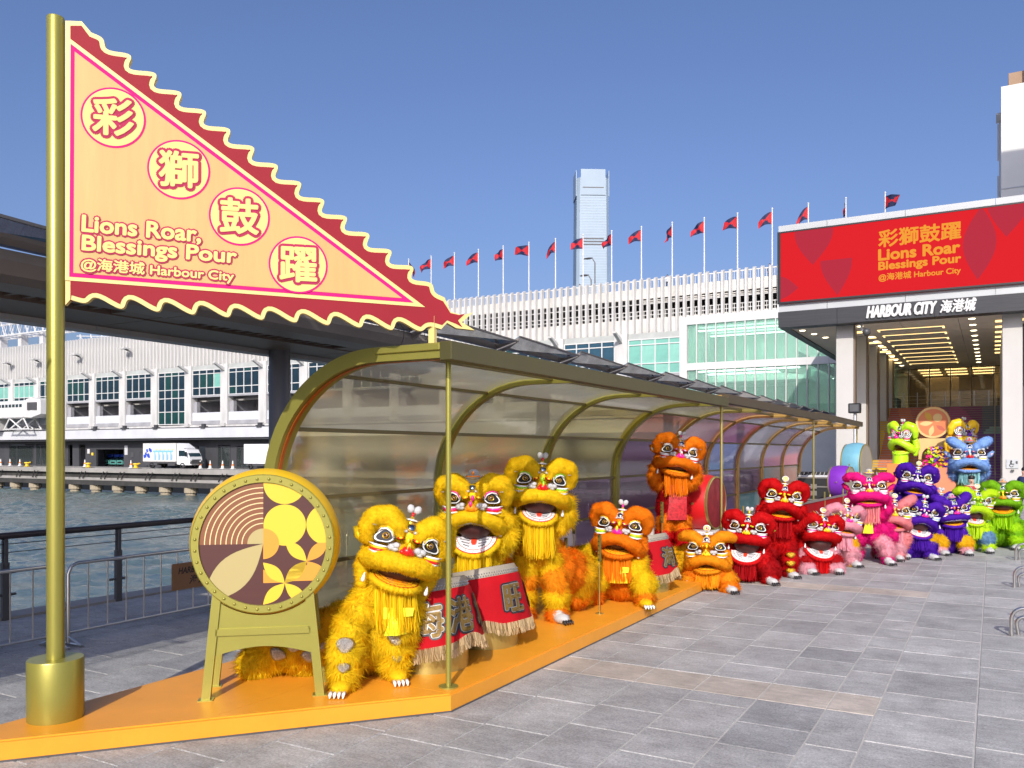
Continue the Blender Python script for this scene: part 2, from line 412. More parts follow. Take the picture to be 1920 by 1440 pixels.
# ------------------------------------------------------------------ quay across the basin
M_quay = mat('stained_quay_concrete', (.33, .315, .29), .9, noise=(.25, .4), bump=(3, .3))
M_quaydark = mat('tarred_quay_timber', (.045, .043, .04), .85, noise=(.6, .5), bump=(4, .3))
M_pile = mat('pile_concrete', (.40, .34, .24), .85, noise=(.9, .35), bump=(3, .3))
quay = struct(MB().box((-215, 80, -.95), (-11.6, 88.6, -.28)).m(1).box((-215, 80.6, -1.95), (-11.6, 84, -.95)).m(0).box((-215, 80.15, -2.15), (-11.6, 80.9, -1.75))
              .m(1).box((-215, 79.9, -2.85), (-11.6, 80.8, -2.15)).build('quay', [M_quay, M_quaydark]))
pmesh = MB().lathe([(.95, -2.85), (.95, -3.6), (.75, -3.6), (.75, -6)], 14).mesh('pile', M_pile)
smesh = MB().tube([(0, 0, -1.9), (1.1, -.25, -.8)], .07, 5).tube([(.9, 0, -1.9), (2, -.25, -.8)], .07, 5).mesh('fender_strut', M_quaydark)
for k in range(30):
    obj('pile', pmesh, quay, (-200 + k * 5.35, 80.9, 0))
    obj('fender_strut', smesh, quay, (-198.5 + k * 5.35 + r2.uniform(-1, 1), 80.0, 0))

# ------------------------------------------------------------------ ferry terminal with fins
Y0 = 88.
M_term = M_white2
M_grime = mat('rain_streaked_white_wall', (.66, .64, .60), .8, noise=(.8, .38, (1, 1, .35)), bump=(5, .2))
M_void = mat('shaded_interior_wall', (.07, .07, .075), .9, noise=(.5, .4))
M_grey = mat('dark_grey_cladding', (.055, .056, .062), .55, noise=(.4, .25))
M_slab = mat('pale_grey_fascia', (.56, .57, .59), .55, noise=(.3, .12))
GL = [mat('window_glass_blue', (.012, .035, .055), .08, noise=(.25, .6)), mat('window_glass_teal', (.012, .06, .06), .08, noise=(.25, .6)), mat('window_glass_sky', (.03, .09, .14), .06, noise=(.25, .6))]
GLG = [mat('window_glass_green', (.20, .48, .40), .1, noise=(.3, .3)), mat('window_glass_pale_green', (.26, .55, .46), .1, noise=(.3, .3))]
term = thing('terminal_building', 'long white finned terminal across the water with rows of blue windows', 'terminal', (-100, Y0, 0))
def tp(mb, name, mats, parent=term, **kw):
    """a part of the terminal: shapes in world coordinates, origin at the terminal"""
    mb.v = [(x + 100, y - Y0, z) for x, y, z in mb.v]
    return mb.build(name, mats, parent, **kw)
tp(MB().box((-215, Y0 + .75, 19.2), (-8, Y0 + 1.1, 20.35)).box((-215, Y0 + .75, 15.3), (-8, Y0 + 1.1, 17.0)), 'parking_deck_wall', M_grime)
tp(MB().box((-215, Y0 + .8, 17.0), (-72, Y0 + 1.0, 19.2)), 'rib_wall', M_grime)
tp(MB().box((-215, Y0 + 1.2, 20.0), (-8, 170, 20.25)), 'roof_deck', M_slab)
tp(MB().box((-215, Y0 + 1.2, 15.4), (-8, 170, 15.9)), 'parking_floor', M_grime)
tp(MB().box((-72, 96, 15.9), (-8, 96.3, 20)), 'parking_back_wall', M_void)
rail = MB()
rail.box((-215, Y0 + .85, 21.2), (-8, Y0 + .95, 21.32)); 
x = -75.
while x < -8: rail.box((x, Y0 + .87, 20.3), (x + .05, Y0 + .93, 21.2)); x += .28
for z in (17.35, 17.8, 18.6): rail.box((-75, Y0 + .87, z), (-8, Y0 + .97, z + .09))
x = -75.
while x < -8: rail.box((x, Y0 + .9, 17.0), (x + .06, Y0 + .96, 17.8)); x += .42
tp(rail, 'deck_railing', M_white)
lou = MB(); x = -34.
while x < -8:
    for z in (18.75, 18.95): lou.box((x, Y0 + .93, z), (x + 2.3, Y0 + 1.05, z + .1))
    x += 2.5
tp(lou, 'louvres', M_grime)
finm = MB().add([(.02, .75, .25), (.1, .28, .0), (.32, .28, .0), (.40, .75, .25), (.02, .75, 6.35), (.1, .28, 6.1), (.32, .28, 6.1), (.40, .75, 6.35)],
    [(3, 2, 1, 0), (4, 5, 6, 7), (0, 1, 5, 4), (1, 2, 6, 5), (2, 3, 7, 6), (3, 0, 4, 7)]).mesh('fin', M_white2)
for k in range(196): obj('fin', finm, term, (-172 + k * .83 + 100, 0, 15.15))
PXS = [-146.96 + 7.92 * k for k in range(-4, 18)]
pier_m = MB().box((-.75, -.35, 6.2), (.75, .8, 15.3)).add([(-.2, -.3, 14.2), (.2, -.3, 14.2), (.2, -2.2, 15.2), (-.2, -2.2, 15.2), (-.2, -.3, 14.7), (.2, -.3, 14.7), (.2, -2.2, 15.4), (-.2, -2.2, 15.4)],
    [(0, 1, 2, 3), (7, 6, 5, 4), (0, 3, 7, 4), (1, 5, 6, 2), (3, 2, 6, 7), (0, 4, 5, 1)]).box((-.45, -.7, 6.0), (.45, -.35, 6.5)).mesh('pier', M_white2)
def frame_mesh(w, h, xs, zs, t=.11, d=.16):
    b = MB()
    for xx in xs: b.box((xx - t / 2, -d, 0), (xx + t / 2, 0, h))
    for zz in zs: b.box((0, -d + .012, zz - t / 2), (w, -.012, zz + t / 2))
    return b
W = 6.35
fr_m = frame_mesh(W, 3.95, [.06, W * .25, W * .5, W * .75, W - .06], [.06, 1.2, 3.3, 3.89]).mesh('window', M_white)
frT_m = frame_mesh(W, 8.2, [.06, W * .25, W * .5, W * .75, W - .06], [.06, 2.0, 4.1, 5.4, 7.6, 8.14]).mesh('tall_window', M_white)
pane_ms = [[MB().box((0, -.06, 0), (W * .25 - .12, -.03, h)).mesh('pane', m) for h in (1.0, 1.99, 1.2)] for m in GL + GLG]
bal_m = MB().box((0, -.1, 0), (W, -.04, 1.25)).mesh('balcony_rail', mat('balcony_panel', (.6, .62, .65), .4, noise=(.6, .15)))
rec_m = MB().box((0, 5.2, 0), (W, 5.35, 3.8)).m(1).box((.2, 1.0, 3.0), (W - .3, 1.4, 3.25)).box((1.5, .4, 2.9), (2.5, 2, 3.1)).m(0).box((0, -.2, 3.55), (W, 5.35, 3.85)).box((0, -.25, -.6), (W, 5.35, 0)).box((-.1, .8, 0), (.0, 5.2, 3.6)).box((W, .8, 0), (W + .1, 5.2, 3.6)).box((.1, 0, 0), (.9, .6, 2.9)).mesh('balcony_recess', [mat('shade_grey_recess', (.34, .34, .36), .8, noise=(.5, .3)), M_quay])  # recess walls given a darker grey that stands for the shade inside
top_m = MB().box((0, .0, 0), (W, .1, .75)).mesh('transom_panel', mat('transom_cladding', (.42, .44, .42), .6, noise=(.6, .2)))
for i in range(len(PXS) - 1):
    obj('pier', pier_m, term, (PXS[i] + 100, 0, 0)); x0 = PXS[i] + .78 + 100
    green = PXS[i] > -39; tall = abs(PXS[i] + 115.28) < 1
    obj('transom_panel', top_m, term, (x0, 0, 14.55))
    if tall:
        w = obj('window', frT_m, term, (x0, 0, 6.4))
        for c in range(4):
            for (z, h) in ((.1, 1.9), (2.05, 2.0), (4.15, 1.2), (5.45, 2.1), (7.65, .45)):
                obj('pane', pane_ms[r2.choice((0, 0, 1))][1], w, (.06 + c * W * .25, 0, z), None, (1, 1, h / 1.99))
        continue
    w = obj('window', fr_m, term, (x0, 0, 10.7))
    for c in range(4):
        for r_, (z, h) in enumerate(((.12, 1.0), (1.26, 1.99), (3.36, .5))):
            k = (3 + r2.randrange(2)) if green else (2 if PXS[i] > -50 else r2.choice((0, 0, 0, 1)))
            if abs(PXS[i] + 107.4) < 1 and c == 3 and r_ == 1: k = 3
            if PXS[i] < -160 + 8 and r_ == 1: k = 3
            obj('pane', pane_ms[k][min(r_, 1)], w, (.06 + c * W * .25, 0, z), None, (1, 1, 1 if r_ < 2 else .25))
    obj('balcony_rail', bal_m, term, (x0, 0, 6.9)); obj('balcony_recess', rec_m, term, (x0, 0, 6.9))
tp(MB().box((-215, Y0 - .35, 5.9), (-11, Y0 + .9, 6.25)).m(1).box((-215, Y0 - 1.9, 5.75), (-11, Y0 + .9, 5.9)), 'ledge', [M_white2, M_grey])
tp(MB().box((-215, Y0 - 2.2, 4.3), (-11, Y0 + .9, 5.75)).m(1).box((-215, Y0 - 1.9, 4.0), (-11, Y0 + .9, 4.3)), 'fascia_band', [M_slab, M_grey])
for k, u in enumerate((-120, -112.4, -101.7, -90.1, -127.5)):
    tp(MB().box((u - .5, Y0 - 2.5, 5.75), (u + .5, Y0 - 1.7, 6.0)).box((u - .3, Y0 - 2.3, 6.0), (u + .3, Y0 - 1.9, 6.35)), 'mooring_fitting', M_grey)
wall = MB()
def gap_wall(gaps, x0, x1, z0, z1, y):
    xs = x0
    for a, b, top in gaps:
        wall.box((xs, y, z0), (a, y + .3, z1)); wall.box((a, y + .001, top), (b, y + .299, z1)); xs = b
    wall.box((xs, y, z0), (x1, y + .3, z1))
gaps = [(-155.8, -148.2, 3.5), (-147.5, -143.0, 3.5), (-138.1, -136.9, 3.4), (-135.1, -133.3, 3.4), (-130.4, -123.2, 2.6), (-101.2, -98.4, 3.2), (-97.2, -93.3, 3.0), (-105.6, -103.8, 3.0)]
gap_wall(sorted(gaps), -215, -11, -.28, 4.0, Y0)
tp(wall, 'ground_floor_wall', M_grey)
sg = glass('shop_glass', (.5, .62, .62), .6, .12, .03)
for a, b, top in ((-155.8, -148.2, 3.5), (-147.5, -143.0, 3.5), (-101.2, -98.4, 3.2), (-97.2, -93.3, 3.0)):
    w = frame_mesh(b - a, top + .1, [.08, (b - a) * .33, b - a - .08], [.1, top], .14).build('shop_window', M_grey, term); w.location = (a + 100, .1, -.2)
    obj('pane', MB().box((0, 0, 0), (b - a, .03, top)).mesh('pane', sg), w, (0, -.06, 0))
tp(MB().box((-156, Y0 + 3, -.25), (-141, Y0 + 3.2, 4)).m(1).box((-152, Y0 + 1.5, -.25), (-149.5, Y0 + 2.2, 1.2)).m(2).box((-155, Y0 + 2.7, .9), (-149, Y0 + 3, 1.1)).box((-147, Y0 + 2.7, .9), (-142, Y0 + 3, 1.1)).m(1).box((-154, Y0 + 2.5, 1.8), (-149, Y0 + 3, 2.0)),
   'shop_interior', [M_void, mat('warm_timber', (.35, .2, .08), .6), mat('display_shelf', (.5, .5, .45), .6)])
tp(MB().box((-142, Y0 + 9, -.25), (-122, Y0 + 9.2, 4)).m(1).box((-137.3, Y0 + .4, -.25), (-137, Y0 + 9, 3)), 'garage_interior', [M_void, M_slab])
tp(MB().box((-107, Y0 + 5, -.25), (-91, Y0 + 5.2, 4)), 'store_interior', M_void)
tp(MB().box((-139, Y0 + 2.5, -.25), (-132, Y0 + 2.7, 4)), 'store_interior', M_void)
for (x0, z0, w_, h_, m) in ((-132.7, 1.9, .6, .75, M_white), (-131.6, 1.6, .5, .45, mat('yellow_sign', (.8, .55, .03), .5)), (-122.9, 1.7, .75, 1.5, M_slab), (-121.3, 1.3, .7, .8, M_darksteel)):
    tp(MB().box((x0, Y0 - .07, z0), (x0 + w_, Y0 - .005, z0 + h_)), 'notice_plate', m)
tp(MB().box((-119.1, Y0 - .04, -.25), (-117.2, Y0 - .005, 2.2)).m(1).box((-119.0, Y0 - .06, -.2), (-117.3, Y0 - .04, 2.1)), 'service_door', [M_black, M_grey])
# roof-top lattice at the far left end
truss = thing('roof_truss', 'white steel lattice standing above the roof of the terminal at far left', 'roof truss', (-160, 96, 20.2))
tb = MB()
for yy in (0, 3.5):
    for zz in (5.2, 8.2): tb.tube([(-35, yy, zz), (12, yy, zz)], .16, 6)
    for k in range(18):
        x0 = -35 + k * 2.6
        tb.tube([(x0, yy, 5.2), (x0 + 1.3, yy, 8.2), (x0 + 2.6, yy, 5.2)], .09, 5)
for k in range(18):
    x0 = -35 + k * 2.6
    tb.tube([(x0, 0, 5.2), (x0 + 1.3, 3.5, 5.2), (x0 + 2.6, 0, 5.2)], .08, 5).tube([(x0 + 1.3, 0, 8.2), (x0 + 2.6, 3.5, 8.2)], .08, 5)
tb.build('lattice', M_white, truss)
for k in range(5): MB().box((-30 + k * 7.2, .8, 0), (-28.8 + k * 7.2, 2.2, 5.3)).build('post', M_white2, truss)
lt = MB()
for k in range(7):
    lt.tube([(13 + k * 3.2, 0, 0), (13 + k * 3.2, 0, 3.8 - k * .25)], .1, 5)
    if k < 6: lt.tube([(13 + k * 3.2, 0, 3.4 - k * .25), (16.2 + k * 3.2, 0, .6)], .06, 5)
lt.tube([(12, 0, 3.5), (33, 0, 1.9)], .09, 5).tube([(12, 0, 4.6), (24, 0, 3.2)], .06, 5)
lt.build('low_lattice', M_white, truss)

# boarding bridge on the terminal apron
ab = thing('boarding_bridge', 'white enclosed passenger boarding bridge marked 2 standing on the terminal ledge', 'gangway', (-150, 85.2, 6.0))
MB().bbox((-7, -1.3, 2.0), (6.2, 1.3, 5.0), .15).build('cabin', M_white, ab)
hd = MB().loft([[(6.2, -1.2, 2.1), (6.2, 1.2, 2.1), (6.2, 1.2, 5.2), (6.2, -1.2, 5.2)], [(8, -1.4, 2.0), (8, 1.4, 2.0), (8, 1.4, 5.4), (8, -1.4, 5.4)], [(10.5, -1.2, 2.6), (10.5, 1.2, 2.6), (10.5, 1.2, 5.0), (10.5, -1.2, 5.0)]])
hd.build('cab_head', M_white, ab)
MB().box((7, -1.46, 3.3), (9.6, -1.3, 4.6)).build('cab_window', M_void, ab)
wn = MB()
for k in range(7): wn.box((-1.8 + k * 1.05, -1.36, 3.9), (-1.1 + k * 1.05, -1.29, 4.4))
wn.build('window_strip', M_glassdark, ab)
lg = MB()
for a, b in (((1, 0, 2), (-.5, 0, 0)), ((1, 0, 2), (5, 0, 0)), ((5.2, 0, 2), (1, 0, 0)), ((5.2, 0, 2), (7, 0, 0)), ((-.5, 0, .1), (7, 0, .1))):
    lg.tube([(a[0], -1, a[2]), (b[0], -1.1, b[2])], .13, 6).tube([(a[0], 1, a[2]), (b[0], 1.1, b[2])], .13, 6)
lg.build('support_frame', M_white, ab); MB().box((-7, -1.1, 0), (-3.4, 1.1, 2)).build('pedestal', M_white2, ab)
add_text('number', '2', M_black, frame((-3.5, -1.312, 3.1), (1, 0, 0), (0, 0, 1)), ab, height=1.3)
for k, (x, z) in enumerate(((-155.0, 17.95), (-146.4, 18.1), (-134.6, 18.25), (-121.6, 18.5))):
    w = thing('wall_lamp', 'small white lamp on the ribbed terminal wall, ' + ('farthest left of the four', 'second from the left end', 'just right of the gold pole', 'nearest the canopy')[k], 'lamp', (x, Y0 - .1, z), 0, 'lamps on the ribbed terminal wall')
    MB().box((-.8, -1.4, .25), (.5, -.2, .45)).build('lamp_head', M_white2, w); MB().tube([(0, 0, 0), (0, -.8, .25)], .12, 6).build('bracket', M_darksteel, w)

# flags along the parking roof
FLX = [-72.3 + 3.7 * k for k in range(18)]
red_f = mat('flag_red', (.62, .02, .03), .7, transl=.3); navy_f = mat('flag_navy', (.012, .018, .07), .7, transl=.2)
flag_lab = ['narrow furled red and navy flag near the sign tip', 'narrow furled red and navy flag second from the left']
for k, x in enumerate(FLX):
    t = thing('flag', 'red and navy flag on a white pole, ' + ('first', 'second', 'third', 'fourth', 'fifth', 'sixth', 'seventh', 'eighth', 'ninth', 'tenth', 'eleventh', 'twelfth', 'thirteenth', 'fourteenth', 'fifteenth', 'sixteenth', 'seventeenth', 'eighteenth')[k] + ' from the left on the parking roof',
              'flag', (x, 92, 20.25), 0, 'flags along the parking roof')
    MB().tube([(0, 0, 0), (0, 0, 7.9)], [.09, .06], 8).ell((0, 0, 7.95), (.1, .1, .1), None, 8, 6).build('pole', M_white, t)
    rr0 = random.Random(k * 11 + 2); f = MB(); n = 14; Lf = rr0.uniform(1.5, 2.0); Hf = 1.35; rr = random.Random(k * 5 + 1)
    ang = (-.1 if k not in (0, 1, 16, 17) else (1.3, 1.35, 0, 0, 0)[min(k, 1)] if k < 2 else (1.4 if k == 16 else 3.3)) + rr.uniform(-.75, .75)
    droop = .15 if k == 16 else rr.uniform(.2, 1.5)
    vs = []; rr0_w = rr.uniform(.12, .32)
    for i in range(n + 1):
        s_ = i / n
        for j in range(n + 1):
            tt = j / n
            wob = rr0_w * s_ * math.sin(8 * s_ + 2.5 * tt + k * 1.7)
            r_ = Lf * s_ * (1 - .2 * droop)
            vs.append((-(r_ * math.cos(ang) - wob * math.sin(ang)) - .05, r_ * math.sin(ang) + wob * math.cos(ang), 7.6 - Hf * tt * (1 - .25 * s_) - droop * s_ * (1 - .3 * tt) * 1.1 * s_))
    for i in range(n):
        for j in range(n):
            a = i * (n + 1) + j; x_ = (i + .5) / n - .5; y_ = (j + .5) / n - .5
            f.m(1 if abs(x_) < abs(y_) else 0); f.add([vs[a], vs[a + n + 1], vs[a + n + 2], vs[a + 1]], [(0, 1, 2, 3)])
    f.build('cloth', [red_f, navy_f], t, True)
for k, (x, h, zz) in enumerate(((-41.6, 5.2, 20.25), (-42.1, 3.2, 20.25))):
    t = thing('roof_lamp', ('tall' if k == 0 else 'short') + ' single arm lamp post on the parking roof in front of the skyscraper', 'lamp post', (x, 93, zz))
    MB().tube([(0, 0, 0), (0, 0, h - .5), (-.3, 0, h)], .07, 6).build('post', M_darksteel, t); MB().ell((-.9, 0, h + .1), (.65, .2, .12), None, 10, 6).build('lamp_head', M_darksteel, t)

# skyscraper far behind
tw = thing('skyscraper', 'pale blue glass skyscraper rising alone behind the flags', 'skyscraper', (-607, 1340, 0), .56)
M_sky1 = mat('skyscraper_glass', (.31, .40, .49), .35, .0, noise=(.02, .12)); M_sky2 = mat('skyscraper_glass_shade', (.33, .43, .55), .3, .1)
M_sky3 = mat('skyscraper_mullion', (.37, .46, .55), .4)
core = MB()
hw = 29; ch = 5
pl = [(-hw + ch, -hw), (hw - ch, -hw), (hw, -hw + ch), (hw, hw - ch), (hw - ch, hw), (-hw + ch, hw), (-hw, hw - ch), (-hw, -hw + ch)]
core.loft([[(x * s_, y * s_, z) for x, y in pl] for z, s_ in ((0, 1.12), (60, 1.06), (200, 1.0), (380, .96), (470, .93))])
core.build('tower_core', M_sky1, tw)
bd = MB()
for k in range(96):
    z = 40 + k * 4.5; s_ = 1.0 - .07 * (z - 200) / 270 if z > 200 else 1.0 + .06 * (200 - z) / 140
    o = .35
    bd.box((-hw * s_ + ch, -hw * s_ - o, z), (hw * s_ - ch, -hw * s_ + .2, z + 1.1)).box((hw * s_ - .2, -hw * s_ + ch, z), (hw * s_ + o, hw * s_ - ch, z + 1.1)).box((-hw * s_ - o, -hw * s_ + ch, z), (-hw * s_ + .2, hw * s_ - ch, z + 1.1))
struct(bd.build('floor_bands', M_sky3, tw), 'stuff')
lv = MB()
for zz in (355, 360, 365, 452): lv.box((-18, -28.9, zz), (18, -26, zz + 1.6))
for zz in (215, 222): lv.box((-20, -31, zz), (20, -26, zz + 2))
lv.build('plant_louvres', M_darksteel, tw)
cr = MB()
for x0, x1, y0, y1 in ((-21, 21, -28.6, -27.4), (27.4, 28.6, -21, 21), (-28.6, -27.4, -21, 21), (-21, 21, 27.4, 28.6)): cr.box((x0, y0, 440), (x1, y1, 484))
cr.build('crown_screen', M_sky1, tw)

# blocks at the right edge
M_blk = mat('off_white_render', (.76, .75, .70), .8, noise=(.06, .12)); M_brown = mat('brown_tiles', (.36, .235, .15), .7, noise=(.3, .15))
bl = thing('white_block', 'tall plain off white block above the mall at right edge', 'building', (.8, 110, 0))
MB().box((0, 0, 0), (32, 25, 43.4)).build('wall', M_blk, bl)
sm = MB()
for z in (31.8, 27): sm.box((0, -.06, z), (32, 0, z + .12))
sm.build('joint_strip', M_slab, bl)
pp = MB()
for z in (24, 30, 36): pp.tube([(-.3, 3, z), (-.3, 3, z + 4.2)], .1, 6)
pp.box((-.5, 2, 41), (0, 5, 41.2)).box((-.2, 4, 22), (-.05, 4.2, 41)); pp.build('service_pipes', M_slab, bl)
br = thing('brown_tower', 'brown tiled tower with green glass showing above the white block', 'building', (2.3, 150, 0))
MB().box((-.2, 2, 0), (2.4, 30, 61)).box((2.4, 0, 0), (30, 30, 64.5)).build('wall', M_brown, br)
for z in (54.5, 58.8):
    w = MB().box((2.6, -.18, z), (16, -.01, z + 2)).m(1)
    for k in range(8): w.box((2.6 + k * 1.8, -.24, z - .1), (2.72 + k * 1.8, -.19, z + 2.1))
    w.build('window_band', [GLG[0], M_darksteel], br)
MB().box((-.3, 1.84, 55.5), (2.2, 1.98, 58)).build('window_band', GL[1], br)
nb = thing('shade_tower', 'plain pale unseen tower added at right to shade the white block', 'building', (24, 62, 0))  # out of view, added so that its shadow falls on the white block
MB().box((-7, -6, 0), (30, 8, 61)).box((-9.5, -2, 0), (-7, 4, 57)).build('wall', M_blk, nb)

# ------------------------------------------------------------------ glass pavilion of the mall
YG = 70.
pv = thing('glass_pavilion', 'two storey green glass pavilion in a white frame beside the mall entrance', 'building', (-23.3, YG, 0))
fr = MB().box((-.1, 0, 0), (.55, 18, 13.7)).box((.55, .004, 13.05), (17.2, 18, 13.75)).box((.55, .004, 9.15), (17.2, .6, 9.75)).box((.55, .003, -.2), (17.2, .5, 4.6)).box((12.3, .9, 0), (13.1, 1.6, 13))
fr.build('frame', M_white, pv)
pg = glass('pavilion_glass', (.76, .99, .92), 1.0, .24, .03, (.70, 1.0, .90))
pn1 = MB().box((0, .15, 0), (.74, .18, 3.3)).mesh('pane', pg); pn2 = MB().box((0, .15, 0), (.74, .18, 4.55)).mesh('pane', pg)
ml1 = MB().box((0, -.03, 0), (.08, .25, 8.5)).mesh('mullion', M_white)
for k in range(20):
    obj('mullion', ml1, pv, (.55 + k * .82, 0, 4.6)) if k else None
    obj('pane', pn1, pv, (.63 + k * .82, .0, 9.75)); obj('pane', pn2, pv, (.63 + k * .82, 0, 4.6))
M_int = mat('pale_interior_wall', (.86, .92, .89), .7, noise=(.4, .1)); M_int2 = mat('mid_interior_wall', (.42, .58, .53), .7, noise=(.4, .15))
inn = MB().box((.55, 9, 0), (17, 9.2, 13)).box((.55, .7, 9.2), (10, 9, 9.55)).box((.55, 5.5, 8.5), (17, 9, 9.2)).m(1).box((2, 8.8, 5), (7.6, 8.95, 8.2)).box((9, 8.8, 4.6), (16, 8.95, 6.5)).m(0)
for k in range(6): inn.box((2.2 + k * 1.5, 7, 9.6), (2.6 + k * 1.5, 7.3, 11 + (k % 3) * .5))
inn.build('interior', [M_int, M_int2], pv)
for x0, y0, z0, w_ in ((.8, 2.2, 12.75, 10.5), (.8, 6, 12.75, 15.5), (10.5, 2.5, 12.75, 5.5), (1, 1.6, 9.1, 8.5), (1, 4.6, 9.1, 8.5), (11, 6.5, 8.4, 5)): MB().box((x0, y0, z0), (x0 + w_, y0 + .5, z0 + .06)).build('interior_light', mat('lit_interior_strip', (1, .98, .9), .5, emit=3.2), pv)
es = MB().m(0).loft([[(7.6, 3, 9.0), (7.6, 4.4, 9.0), (7.6, 4.4, 10.0), (7.6, 3, 10.0)], [(9.2, 3, 8.8), (9.2, 4.4, 8.8), (9.2, 4.4, 9.7), (9.2, 3, 9.7)], [(17.0, 3, 4.2), (17.0, 4.4, 4.2), (17.0, 4.4, 5.3), (17.0, 3, 5.3)]])
es.m(1).loft([[(9.2, 2.9, 9.9), (9.2, 2.98, 9.9), (9.2, 2.98, 10.6), (9.2, 2.9, 10.6)], [(17.0, 2.9, 5.5), (17.0, 2.98, 5.5), (17.0, 2.98, 6.3), (17.0, 2.9, 6.3)]])
es.build('escalator', [M_int, M_darksteel], pv)
MB().box((11.8, .6, 0), (17, .75, 4.1)).m(1).box((12.2, .5, 0), (12.35, .6, 4)).box((14.4, .5, 0), (14.55, .6, 4)).m(2).box((9.5, .35, 0), (11.8, .8, 4.2)).m(3).box((12.6, .5, 3.2), (15.6, .58, 3.6)).build('shop_front', [M_glassdark, M_darksteel, M_white, mat('shop_lintel', (.5, .35, .2), .5)], pv)

# ------------------------------------------------------------------ mall entrance with the screen
M_soff = mat('bronze_soffit_panel', (.74, .67, .57), .45, .0, noise=(.8, .12))
M_fasc = mat('brushed_dark_fascia', (.075, .077, .083), .4, .5, noise=(3, .25, (.2, 1, 8)))
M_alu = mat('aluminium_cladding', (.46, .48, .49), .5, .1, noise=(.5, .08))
ent = thing('entrance_block', 'mall entrance block with a dark lettered fascia over white columns', 'building', (-9.7, 45, 0))
def ep(mb, name, mats, **kw):
    mb.v = [(x + 9.7, y - 45, z) for x, y, z in mb.v]; return mb.build(name, mats, ent, **kw)
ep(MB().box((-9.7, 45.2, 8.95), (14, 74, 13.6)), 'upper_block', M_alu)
x = -9.7
for w_ in (2.4, 3.6, 3.8, 3.9, 4.2, 4.2):
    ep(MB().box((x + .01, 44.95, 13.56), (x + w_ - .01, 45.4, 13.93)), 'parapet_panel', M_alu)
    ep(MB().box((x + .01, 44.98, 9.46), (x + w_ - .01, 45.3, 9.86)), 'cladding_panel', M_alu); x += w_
x = -9.72
for w_ in (2.9, 4.4, 5.2, 5.5, 5.5):
    ep(MB().add([(x + .008, 44.9, 9.45), (x + w_ - .008, 44.9, 9.45), (x + w_ - .008, 44.97, 8.66), (x + .008, 44.97, 8.66), (x + .008, 45.9, 9.45), (x + w_ - .008, 45.9, 9.45), (x + w_ - .008, 45.9, 8.66), (x + .008, 45.9, 8.66)],
        [(0, 3, 2, 1), (4, 5, 6, 7), (0, 1, 5, 4), (3, 7, 6, 2), (0, 4, 7, 3), (1, 2, 6, 5)]), 'fascia_panel', M_fasc); x += w_
ep(MB().box((-9.72, 45.92, 8.66), (-9.3, 74, 8.95)), 'side_fascia', M_fasc)
nx, ny = 9, 11
sm_ = MB().box((.012, .012, .0), (2.588, 2.538, .05)).mesh('soffit_panel', M_soff)
for i in range(nx):
    for j in range(ny): obj('soffit_panel', sm_, ent, (9.7 - 9.29 + i * 2.6, .93 + j * 2.55, 8.72))
M_light = mat('lit_ceiling_panel', (1, .70, .28), .5, emit=1.9); M_lamp = mat('lit_downlight', (1, .85, .55), .5, emit=4)
lp = MB().m(1).box((-.1, -.05, -.006), (3.1, .75, .02)).m(0).box((0, .05, -.02), (3, .65, -.006)).mesh('ceiling_light', [M_alu, M_light])
lp2 = MB().m(0).box((0, 0, -.02), (1.2, .6, .0)).mesh('ceiling_light', [M_light])
for k in range(9): obj('ceiling_light', lp, ent, (9.7 - 5.3 + .0, 4 + k * 2.5, 8.71))
for k in range(8):
    obj('ceiling_light', lp2, ent, (9.7 + .1, 3.2 + k * 2.2, 8.715)); obj('ceiling_light', lp2, ent, (9.7 - 7.0, 4 + k * 2.6, 8.715))
dl = MB().lathe([(0, -.02), (.13, -.02), (.16, .01)], 12).mesh('downlight', M_lamp)
for k in range(11):
    for x in (-6.0, -.9): obj('downlight', dl, ent, (9.7 + x, 2 + k * 2.3, 8.71))
for q in ((-8.9, 1.5), (-8.6, 3.2), (-8.3, 5)): obj('downlight', dl, ent, (9.7 + q[0], q[1] + .6, 8.71))
for k, y in enumerate((46, 51, 56.2, 61.4, 65.2)):
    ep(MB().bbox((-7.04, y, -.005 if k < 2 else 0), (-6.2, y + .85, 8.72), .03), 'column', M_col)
    ep(MB().box((-6.19, y + .1, 0), (-6.12, y + .75, 8.7)), 'column_trim', mat('brown_trim', (.16, .12, .09), .5))
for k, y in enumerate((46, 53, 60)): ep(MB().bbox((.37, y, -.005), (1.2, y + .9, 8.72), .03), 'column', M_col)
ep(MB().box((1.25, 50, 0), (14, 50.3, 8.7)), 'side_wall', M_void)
# inner glazing and hall
gw = glass('hall_glass', (.78, .72, .6), .75, .06, .02)
for k in range(7):
    x0 = -7.2 + k * 1.45
    ep(MB().box((x0 + .05, 73.0, 5.2), (x0 + 1.4, 73.03, 8.7)), 'hall_pane', gw); ep(MB().box((x0 - .04, 72.95, 5.2), (x0 + .04, 73.1, 8.7)), 'hall_mullion', M_darksteel)
hall = MB().box((-9, 84, 5), (8, 84.2, 9)).m(1).box((-9, 64, 5.0), (8, 84, 5.18)).m(2).box((-9, 73.2, 8.72), (8, 84, 8.9)).m(0).box((-5, 80, 5.2), (-2.5, 80.4, 8.5)).box((0, 79, 5.2), (1, 80, 8.5)).m(3).box((-4.6, 76, 5.2), (-1.8, 76.4, 6.3)).box((-1.2, 75, 5.2), (1.2, 75.3, 6.4))
ep(hall, 'hall_interior', [mat('hall_wall', (.55, .45, .32), .5, noise=(.4, .3)), M_slab, M_soff, mat('shop_counter', (.5, .47, .44), .5, noise=(1, .3))])
lp3 = MB().box((0, 0, -.03), (1.5, .5, 0)).mesh('ceiling_light', mat('lit_hall_panel', (1, .80, .45), .5, emit=6))
